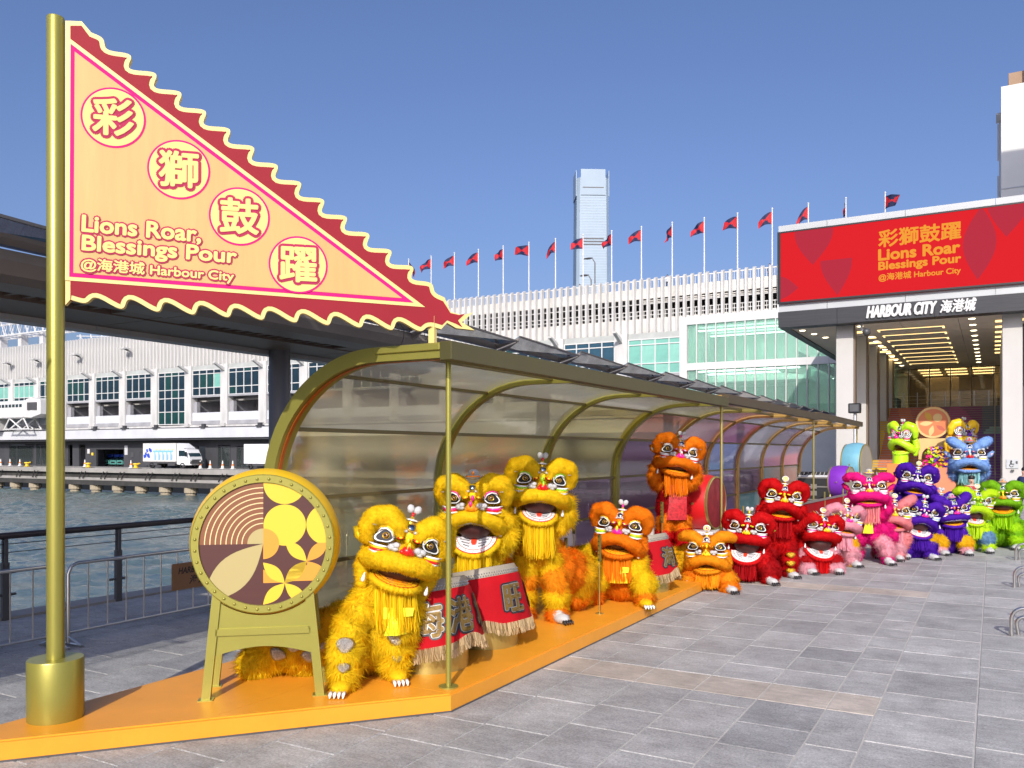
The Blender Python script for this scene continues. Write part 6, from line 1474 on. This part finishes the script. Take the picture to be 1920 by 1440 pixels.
def lion(label, x, y, z0, main, pose, lip, kind, ears, lod='mid', yaw=0, roll=0, pitch=0, opening=.3, body=None, leg=None, deco=('red', 'yellow', 'gold', 'orange'), beard=None, hs=.84, beardlen=.38, seed=1, tail=None, hx=0, hy=0, patches=None, sash=None, pawcol='white', legs=None, crest=0):
    rz = math.atan2(-x, y) + R(yaw)
    t = thing('dancing_lion', label, 'lion costume', (x, y, z0), rz, 'lion dance costumes')
    body = body or [main]; leg = leg or [main]
    build_head(t, main, kind, ears, lod, (hx, -.12 + hy, lip), (R(pitch), R(roll), 0), (hs, hs, hs * .88), opening, deco, beard, beardlen, crest=crest, flaps=seed % 2 == 1)
    if pose == 'sit':
        H = lip
        sh = chain([(hx * .8, .10, H - .05), (hx * .5, .14, H * .62), (0, .22, H * .36)], [.22, .31, .34], 0, .5)
        fur_part('torso', sh, t, lod, body, seed)
        for sx in (-1, 1):
            fx, fy, ang = (legs or {}).get(sx, (sx * .27, -.26, sx * -.25))
            ng = len(leg)
            pts = [(sx * .19 + hx * .6, .0, H * .72), (sx * .23 + hx * .2, -.10, H * .50), (fx * .95, fy * .75, H * .34), (fx, fy * .95, H * .15), (fx, fy, .09)]
            fur_part('leg', chain(pts, [.12, .13, .145, .13, .095], 0, .5, list(range(ng))), t, lod, leg, seed + 3 + sx)
            paw(t, lod, (fx + math.sin(ang) * .05, fy - .10, 0), ang, pawcol)
            if patches:
                o = obj('knee_patch', knee_b, t, (fx * .95 + .0, fy * .75 - .138, H * .40), (R(-15), 0, sx * .3), (.85, .8, .8)); slotmats(o, [patches])
                o = obj('knee_patch', knee_b, t, (fx * 1.0, fy - .105, H * .22), (R(-20), 0, sx * .4), (.6, .7, .5)); slotmats(o, [patches])
        tx, ty, th = tail or (.35, .95, .42)
        fur_part('back_body', chain([(0, .3, H * .5), (tx * .5, ty * .6, th), (tx, ty, th * .85), (tx * 1.2, ty * 1.25, th * .45)], [.22, .26, .25, .2], 0, .5, list(range(len(body)))), t, lod, body, seed + 9)
        for sx in (-1, 1):
            fur_part('hind_leg', chain([(tx + sx * .16, ty * .95, th * .6), (tx + sx * .24, ty * .9, th * .3), (tx + sx * .25, ty * .85, .09)], [.15, .13, .11], 0, .5, list(range(len(leg)))), t, lod, leg, seed + 12 + sx)
        if patches:
            for q in range(5):
                o = obj('knee_patch', knee_b, t, (tx * (.35 + .17 * q), ty * (.35 + .15 * q) - .27, th * (.75 + .25 * (q % 2))), (R(-20 + 30 * (q % 2)), R(15 * (q - 2)), 0), (.8, .8, .6)); slotmats(o, [patches])
    elif pose == 'stand':
        H = lip
        fur_part('torso', chain([(0, .08, H - .05), (0, .10, H - .35), (0, .10, H - .62)], [.19, .24, .27], 0, .5), t, lod, body, seed, .6)
        for sx in (-1, 1):
            ng = len(leg); fx, fy, ang = (legs or {}).get(sx, (sx * .17, -.05 * (1 + sx), sx * -.2))
            hz = max(.5, H - .62)
            pts = [(sx * .12, .10, hz), (sx * .13, .04, hz * .75), (fx, fy + .03, hz * .5), (fx, fy + .05, hz * .26), (fx, fy, .09)]
            fur_part('leg', chain(pts, [.14, .135, .13, .125, .105], 0, .5, list(range(ng))), t, lod, leg, seed + 3 + sx)
            paw(t, lod, (fx + math.sin(ang) * .05, fy - .11, 0), ang, pawcol)
            fur_part('arm', chain([(sx * .20, .06, H - .38), (sx * .33, -.02, H - .25), (sx * .33, -.06, H - .06)], [.09, .11, .09], 0, .5), t, lod, [main], seed + 20 + sx)
            if patches:
                for q in (.62, .38, .16):
                    o = obj('knee_patch', knee_b, t, (fx * .95, fy - .11, hz * q + .04), (R(-8), 0, sx * .2), (.9, .9, .6)); slotmats(o, [patches])
        tx, ty, th = tail or (.1, .85, .55)
        fur_part('back_body', chain([(0, .25, H * .62), (tx * .5, ty * .6, th + .1), (tx, ty, th), (tx, ty * 1.15, th * .5)], [.2, .27, .27, .2], 0, .5, list(range(len(body)))), t, lod, body, seed + 9)
    if sash:
        c, dx, dy, w_, L_ = sash
        b = MB(); n = 6; rows = []
        for i in range(n + 1): q = i / n; rows.append([(dx - w_ / 2 + .02 * math.sin(4 * q), dy - .03 * math.sin(3 * q), lip - .36 - L_ * q), (dx, dy - .03 - .03 * math.sin(3 * q), lip - .36 - L_ * q), (dx + w_ / 2 + .03 * q, dy - .03 * math.sin(5 * q), lip - .36 - L_ * q)])
        for i in range(n): b.add(rows[i] + rows[i + 1], [(0, 3, 4, 1), (1, 4, 5, 2)])
        b.add([(dx - .1, dy - .03, lip - .33), (dx + .16, dy - .05, lip - .34), (dx + .15, dy - .05, lip - .41), (dx - .1, dy - .03, lip - .43)], [(0, 3, 2, 1)])
        b.build('sash', c, t, True)
    return t
def at(u, d):
    """ground point that the camera sees in column u at depth d"""
    xc = (u - 960) / 1580 * d; return (xc * math.cos(YAW) - d * math.sin(YAW), xc * math.sin(YAW) + d * math.cos(YAW))

# ------------------------------------------------------------------ the lions, from the front of the tunnel to the entrance
Y_ = ('red', 'gold', 'white', 'orange')
lion('yellow lion costume crouching beside the big drum, head tilted, silver knee patches', -4.86, 5.98, .15, 'yellow', 'sit', 1.03, 'flat', 'round', 'near', yaw=4, roll=15, pitch=-4, opening=.22, hx=.22, body=['yellow', 'gold'], leg=['yellow'], deco=('red', 'yellow', 'gold', 'red'), seed=1, tail=(-.8, .38, .34), patches=M_seq, sash=(M_neon, .17, -.30, .16, .22), beardlen=.44, pawcol='yellow', legs={-1: (-.27, -.30, -.3), 1: (.20, -.05, .1)})
lion('yellow lion costume with wide open painted mouth standing behind the red drums', -5.0, 7.97, .15, 'yellow', 'stand', 1.33, 'open', 'round', 'near', yaw=-8, opening=.95, body=['yellow', 'orange'], leg=['yellow', 'orange'], deco=('orange', 'yellow', 'magenta', 'red'), seed=2, crest=2, beardlen=.42, pitch=4)
lion('tall yellow lion costume with orange and yellow banded legs right of the red drums', -4.82, 9.08, .15, 'yellow', 'stand', 1.49, 'soft', 'round', 'near', yaw=6, opening=.6, body=['gold', 'orange'], leg=['orange', 'yellow', 'amber', 'yellow', 'orange'], deco=('red', 'yellow', 'green', 'gold'), seed=3, roll=4, beardlen=.5, legs={-1: (-.16, .05, -.1), 1: (.22, -.1, .5)}, tail=(.55, .5, .5))
lion('frowning orange lion costume crouching with yellow tipped front legs', -4.40, 10.72, .15, 'orange', 'sit', .86, 'frown', 'round', 'near', yaw=-10, roll=7, opening=.15, body=['orange', 'yellow', 'amber'], leg=['amber', 'yellow', 'yellow', 'orange', 'yellow'], deco=('magenta', 'lime', 'yellow', 'green'), seed=4, tail=(-.75, .35, .5), sash=(M_neon, .0, -.28, .2, .2), pawcol='yellow', beardlen=.42, legs={-1: (-.36, -.28, -.4), 1: (.34, -.2, .5)})
lion('tall orange lion costume with red and gold arms held high above the others', -4.62, 13.55, 0, 'orange', 'stand', 1.99, 'soft', 'round', 'mid', yaw=10, roll=10, opening=.1, body=['deepred', 'orange'], leg=['deepred', 'orange', 'red'], deco=('magenta', 'aqua', 'white', 'red'), seed=5, beardlen=.42, sash=(mat('embroidered_apron', (.55, .02, .03), .6, noise=(25, .7)), .0, -.22, .30, .55))
lion('low orange lion costume with white paw at the end of the platform', -3.97, 13.3, 0, 'amber', 'sit', .50, 'frown', 'wide', 'mid', yaw=-4, pitch=5, opening=.02, body=['amber', 'gold'], leg=['amber', 'orange'], deco=('yellow', 'red', 'gold', 'orange'), seed=6, crest=1, tail=(-.62, .35, .42), beardlen=.34, legs={-1: (-.3, -.15, -.3), 1: (.34, -.22, .5)})
lion('low red lion costume with wide open white mouth next to the low orange lion', -3.6, 14.38, 0, 'red', 'sit', .73, 'flat', 'round', 'mid', yaw=-6, roll=5, opening=.95, body=['deepred', 'red'], leg=['deepred', 'red'], deco=('yellow', 'green', 'white', 'magenta'), seed=7, beard='deepred', beardlen=.36, tail=(.1, .6, .4), legs={-1: (-.2, .1, -.3), 1: (.36, -.12, .6)})
lion('tall red lion costume with gold scale patches down its legs', -3.27, 15.35, 0, 'red', 'stand', 1.22, 'frown', 'round', 'mid', yaw=6, roll=6, opening=.12, body=['red'], leg=['red', 'deepred', 'red'], deco=('gold', 'yellow', 'yellow', 'white'), seed=8, crest=1, beard='deepred', patches=M_gseq, beardlen=.4, legs={-1: (-.26, .1, -.2), 1: (.14, -.14, .5)})
lion('red lion costume leaning right with open pinkish mouth beside the pale pink lion', -2.83, 16.23, 0, 'red', 'sit', .62, 'flat', 'low', 'mid', yaw=24, roll=6, opening=.95, body=['deepred', 'pink'], leg=['deepred', 'palepink'], deco=('gold', 'yellow', 'magenta', 'white'), seed=9, crest=1, beard='red', beardlen=.3, pitch=-6, tail=(-.3, .6, .4))
lion('pale pink lion costume peering over the leaning red lion', -2.62, 17.3, 0, 'pink', 'sit', .76, 'soft', 'low', 'mid', yaw=28, roll=8, opening=.0, body=['palepink', 'gold'], leg=['palepink', 'gold', 'palepink'], deco=('magenta', 'white', 'yellow', 'lightblue'), seed=10, crest=1, beard='pink', beardlen=.36, legs={-1: (-.2, .1, -.2), 1: (.2, -.2, .1)})
lion('tall magenta lion costume with a neon yellow scarf', -2.16, 18.05, 0, 'magenta', 'stand', 1.30, 'soft', 'wide', 'mid', yaw=4, opening=.0, body=['magenta'], leg=['magenta', 'magenta', 'pink', 'magenta'], deco=('gold', 'red', 'white', 'pink'), seed=11, crest=2, beard='salmon', sash=(M_neon, -.02, -.24, .15, .34), beardlen=.42, hs=.88, legs={-1: (-.2, .2, -.2), 1: (.34, -.2, .4)}, tail=(.35, .5, .55))
lion('salmon pink lion costume with drooping mouth and silvery beard', -1.80, 18.85, 0, 'salmon', 'sit', .80, 'frown', 'up', 'mid', yaw=6, roll=3, opening=.05, body=['salmon'], leg=['palepink', 'salmon'], deco=('gold', 'white', 'yellow', 'green'), seed=12, crest=1, beard='palepink', beardlen=.32, legs={-1: (-.22, .1, -.2), 1: (.1, -.2, .1)})
lion('tall violet lion costume standing behind the low violet ones', -1.5, 20.5, 0, 'violet', 'stand', 1.44, 'frown', 'round', 'far', yaw=4, roll=8, opening=.05, body=['violet'], leg=['violet'], deco=('white', 'gold', 'white', 'magenta'), seed=13, crest=1, beardlen=.42)
lion('low violet lion costume with open mouth and a red tongue', -1.36, 19.3, 0, 'violet', 'sit', .78, 'open', 'low', 'mid', yaw=16, roll=10, opening=.7, body=['violet'], leg=['violet', 'gold', 'violet'], deco=('magenta', 'white', 'white', 'lightblue'), seed=14, beardlen=.34, pitch=2, legs={-1: (-.25, -.1, -.3), 1: (.2, -.15, .4)})
lion('violet lion costume with closed straight mouth next to the lime lion', -.84, 20.5, 0, 'violet', 'sit', .77, 'duck', 'up', 'far', yaw=24, roll=-5, opening=.1, body=['violet', 'palepink'], leg=['palepink', 'violet', 'gold'], deco=('magenta', 'white', 'orange', 'pink'), seed=15, crest=2, beardlen=.38)
lion('small violet lion costume half hidden between the other violet ones', -1.14, 21.2, 0, 'violet', 'sit', .86, 'frown', 'round', 'far', yaw=12, roll=10, opening=.1, body=['violet'], leg=['violet'], deco=('white', 'gold', 'white', 'red'), seed=16, beardlen=.3)
lion('lime yellow lion costume with fat curved lip and blue tinted legs', -.43, 21.2, 0, 'lime', 'sit', .92, 'frown', 'wide', 'far', yaw=20, roll=5, opening=.55, body=['lime', 'skyblue'], leg=['skyblue', 'lime', 'skyblue', 'lime'], deco=('green', 'white', 'green', 'red'), seed=17, crest=1, beardlen=.36, hs=.88)
lion('green lion costume with flat open mouth at the right end of the row', .18, 22.3, 0, 'green', 'sit', 1.02, 'duck', 'round', 'far', yaw=2, opening=.35, body=['green'], leg=['green', 'limegreen'], deco=('orange', 'white', 'yellow', 'orange'), seed=18, crest=2, beard='limegreen', beardlen=.36, hs=.9)
lion('tall light blue lion costume held over a girl behind the lime lion', -.52, 23.2, 0, 'lightblue', 'stand', 1.92, 'frown', 'up', 'far', yaw=4, opening=.0, body=['lime'], leg=['lightblue', 'lime'], deco=('red', 'pink', 'white', 'yellow'), seed=19, crest=2, beard='aqua', beardlen=.34, hs=.98)

# ------------------------------------------------------------------ people
M_skinp = mat('skin', (.58, .36, .26), .5); M_hair = mat('black_hair', (.012, .010, .010), .5)
def person(label, loc, rz, top, bottom, h=1.68, face=False, walk=.12, arms=(0, 0)):
    """one continuous body grown from a skeleton, with hair and a face"""
    t = thing('person', label, 'person', loc, rz); k = h / 1.7
    J = dict(pel=(0, 0, .93), wst=(0, .01, 1.10), chs=(0, .015, 1.30), shl=(0, .02, 1.42), nek=(0, .01, 1.49), hd0=(0, -.005, 1.56), hd1=(0, -.01, 1.645),
             hl=(-.09, 0, .90), kl=(-.10, -.02 - walk, .50), al=(-.10, .03 - walk * .6, .09), tl=(-.11, -.12 - walk * .6, .035), hr=(.09, 0, .90), kr=(.10, -.02 + walk * .4, .50), ar=(.10, .03 + walk, .09), tr=(.11, -.11 + walk, .035),
             sl=(-.175, .02, 1.40), el=(-.23, .03 - arms[0] * .2, 1.13), wl=(-.23, -.05 - arms[0] * .3, .90 + arms[0] * .3), fl=(-.225, -.08 - arms[0] * .33, .80 + arms[0] * .36), sr=(.175, .02, 1.40), er=(.23, .03 - arms[1] * .2, 1.13), wr=(.23, -.05 - arms[1] * .3, .90 + arms[1] * .3), fr=(.225, -.08 - arms[1] * .33, .80 + arms[1] * .36))
    RR = dict(pel=.13, wst=.115, chs=.135, shl=.09, nek=.05, hd0=.07, hd1=.08, hl=.085, kl=.06, al=.042, tl=.035, hr=.085, kr=.06, ar=.042, tr=.035, sl=.055, el=.042, wl=.03, fl=.03, sr=.055, er=.042, wr=.03, fr=.03)
    E2 = 'pel-wst wst-chs chs-shl shl-nek nek-hd0 hd0-hd1 pel-hl hl-kl kl-al al-tl pel-hr hr-kr kr-ar ar-tr shl-sl sl-el el-wl wl-fl shl-sr sr-er er-wr wr-fr'.split()
    nm = list(J); me = bpy.data.meshes.new('body'); me.from_pydata([tuple(c * k for c in J[n]) for n in nm], [tuple(nm.index(q) for q in e.split('-')) for e in E2], [])
    o = bpy.data.objects.new('body', me); COL.objects.link(o); sk = o.modifiers.new('skin', 'SKIN'); 
    if not me.skin_vertices: me.skin_vertices.new()
    for i, n in enumerate(nm): me.skin_vertices[0].data[i].radius = (RR[n] * k,) * 2; me.skin_vertices[0].data[i].use_root = n == 'pel'
    sb_ = o.modifiers.new('sub', 'SUBSURF'); sb_.levels = sb_.render_levels = 2
    m2 = bpy.data.meshes.new_from_object(o.evaluated_get(bpy.context.evaluated_depsgraph_get())); bpy.data.objects.remove(o)
    for m in (M_skinp, top, bottom, M_black): m2.materials.append(m)
    for p in m2.polygons:
        z = p.center.z / k; x = abs(p.center.x) / k
        p.material_index = 3 if z < .07 else 2 if z < .96 and x < .2 else 1 if z < 1.46 and not (x > .2 and z < .9 + (.25 if arms[0] else 0)) else 0
    m2.shade_smooth(); obj('body', m2, t)
    MB().ell((0, .02 * k, 1.665 * k), (.088 * k, .10 * k, .075 * k), None, 14, 10).ell((0, .05 * k, 1.60 * k), (.083 * k, .065 * k, .09 * k), None, 12, 8).build('hair', M_hair, t, True)
    if face:
        for sx in (-1, 1): MB().m(0).ell((sx * .03 * k, -.083 * k, 1.61 * k), (.013 * k, .006 * k, .007 * k), None, 8, 6).m(1).ell((sx * .03 * k, -.088 * k, 1.61 * k), (.006 * k,) * 3, None, 8, 6).build('eye', [M_eyew, M_eyeb], t, True)
        MB().ell((0, -.095 * k, 1.583 * k), (.012 * k, .016 * k, .02 * k), None, 8, 6).build('nose', M_skinp, t, True); MB().ell((0, -.085 * k, 1.55 * k), (.022 * k, .008 * k, .006 * k), None, 8, 6).build('mouth', mat('lips', (.45, .13, .11), .5), t, True)
    return t
cl_w = mat('white_shirt', (.7, .7, .7), .8); cl_d = mat('dark_clothes', (.03, .03, .036), .8); cl_b = mat('navy_jacket', (.02, .035, .11), .8); cl_r = mat('red_jacket', (.4, .03, .03), .8); cl_l = mat('lime_costume', (.6, .7, .05), .8)
person('girl in lime and red costume under the tall light blue lion', (-.45, 22.85, .0), math.atan2(.5, 22.8) + .1, cl_r, cl_l, 1.62, True, .02, (.2, .2))
person('person in navy jacket at the right picture edge beyond the green lion', (.80, 29.0, 0), -.6, cl_b, cl_d, 1.72, True)
person('person in dark clothes looking over the parking roof beside the skyscraper', (-42.2 - .2, 90.4, 20.25), .2, cl_d, cl_d, 1.72)
person('person in white on the parking roof near the middle of its railing', (-31.6, 90.4, 20.25), .4, cl_w, cl_d, 1.72)
person('person in black on the parking roof beside the red screen', (-20.4, 90.4, 20.25), .1, cl_d, cl_d, 1.72)
person('person in a red jacket outside the shop window on the quay', (-157.2, 86.6, QZ), .5, cl_r, cl_d, 1.7, False, .2)

# ------------------------------------------------------------------ lion sculptures and emblem on the steps
def spread_petals(n, centre, size, mats, seed, r0=.13):
    rnd = random.Random(seed); b = MB()
    for i in range(n):
        a = rnd.uniform(0, 6.28); q = rnd.random() ** .5; z = rnd.uniform(-1, 1); w_ = (1 - .45 * z)
        c = Vector(centre) + Vector((size[0] * q * math.cos(a) * w_, size[1] * q * math.sin(a) * w_, size[2] * z)); rr = r0 * rnd.uniform(.6, 1.2)
        M = Euler((rnd.uniform(-1, 1), rnd.uniform(-1, 1), rnd.uniform(0, 6))).to_matrix()
        b.m(rnd.randrange(len(mats))); nn = 5; pts = []
        ctr = c + M @ Vector((0, 0, rr * .35)); ring = []
        for j in range(nn * 2): an = math.pi * j / nn; k = rr if j % 2 == 0 else rr * .5; ring.append(c + M @ Vector((k * math.cos(an), k * math.sin(an), 0)))
        b.add([ctr] + ring, [(0, 1 + j, 1 + (j + 1) % (nn * 2)) for j in range(nn * 2)])
    return b
def sculpture(label, loc, rz, main, c1, c2, hs, lip, flower, hx, turn):
    t = thing('lion_sculpture', label, 'sculpture', loc, rz, 'lion sculptures on the steps')
    h = build_head(t, main, 'frown', 'round', 'far', (hx, 0, lip), (0, R(4), turn), hs, .3, (c1, c2, c1, c2), main if main != 'gold' else 'gold', 0, False, True)
    slotmats(h, [HARD[main]])
    if main == 'limegreen':
        MB().lathe([(.02, -.95), (.21, -.93), (.225, -.2), (.2, 0)], 20).build('beard_drum', HARD['limegreen'], h, 40).location = (0, -.12, -.22)
    spread_petals(260, flower, (.55, .5, .85), [HARD[main], HARD[c1], HARD[c1], HARD[main]], 5 + len(label)).build('flower_body', [HARD[main], HARD[c1], HARD[c1], HARD[main]], t)
    return t
sculpture('lime green lion head sculpture with pink details and a flower body on the steps', (-4.25, 50.9, 0), .05, 'limegreen', 'magenta', 'orange', 1.8, 2.65, (1.45, .5, 1.6), 0, -.6)
sculpture('golden lion head sculpture with violet details and a flower body on the steps', (-1.75, 51.2, 0), .15, 'gold', 'violet', 'orange', 1.75, 2.75, (-.75, .3, 1.6), .2, .6)
salm = mat('salmon_plinth', (.66, .22, .11), .55, noise=(1, .1)); oran = mat('bright_orange_plinth', (.80, .22, .05), .55, noise=(1, .1))
pb = thing('display_plinth', 'tall orange block under the lime green sculpture', 'plinth', (-4.6, 50.2, 0)); MB().bbox((-.45, 0, -.005), (.55, 1.2, 1.55), .02).build('block', oran, pb)
pb = thing('display_plinth', 'wide salmon block under the golden sculpture', 'plinth', (-2.7, 50.4, 0)); MB().bbox((-.75, 0, -.005), (2.2, 1.2, 1.35), .02).build('block', salm, pb)
em = thing('emblem_drum', 'round orange emblem drum on a yellow arched stand among the steps sculptures', 'emblem', (-2.92, 52.6, 0))
ME = frame((0, 0, 0), (1, 0, .0), (0, 0, 1)); o = MB().lathe([(.86, 0), (.9, -.1), (.88, -.3), (0, -.3)], 40, ME).m(1).lathe([(.87, .0), (.87, .03), (.76, .03), (.76, .0)], 40, ME).build('drum_body', [mat('emblem_orange', (.62, .20, .05), .5), PAL['cream']], em, 40); o.location = (0, 0, 3.83)
fb = MB()
def I2(p, mi, z, q=None): inlay(fb, p, mi, z, q, ME, .77)
I2(circle(0, 0, .995, 48), 0, .004); I2(circle(.3, .35, .3), 1, .006); I2(leaf((0, 0), (-.9, -.1), .2), 1, .006); I2(leaf((-.1, .1), (-.5, .8), .25), 2, .006); I2(leaf((0, -.2), (-.2, -1), .2), 1, .006); I2(leaf((.2, -.2), (.8, -.6), .2), 3, .006)
o = fb.build('emblem_face', [mat('emblem_salmon', (.66, .2, .08), .5), PAL['cream'], PAL['gold'], PAL['brick']], em); o.location = (0, 0, 3.83)
arch = [(-.75, 0), (-.72, 2.95), (.72, 2.95), (.75, 0), (.6, 0)] + [(.58 * math.cos(a), 1.9 + .6 * math.sin(a)) for a in [math.pi * i / 12 for i in range(13)]] + [(-.6, 0)]
MB().poly(arch, -.3, .0, ME).build('arched_stand', PAL['cream'], em)
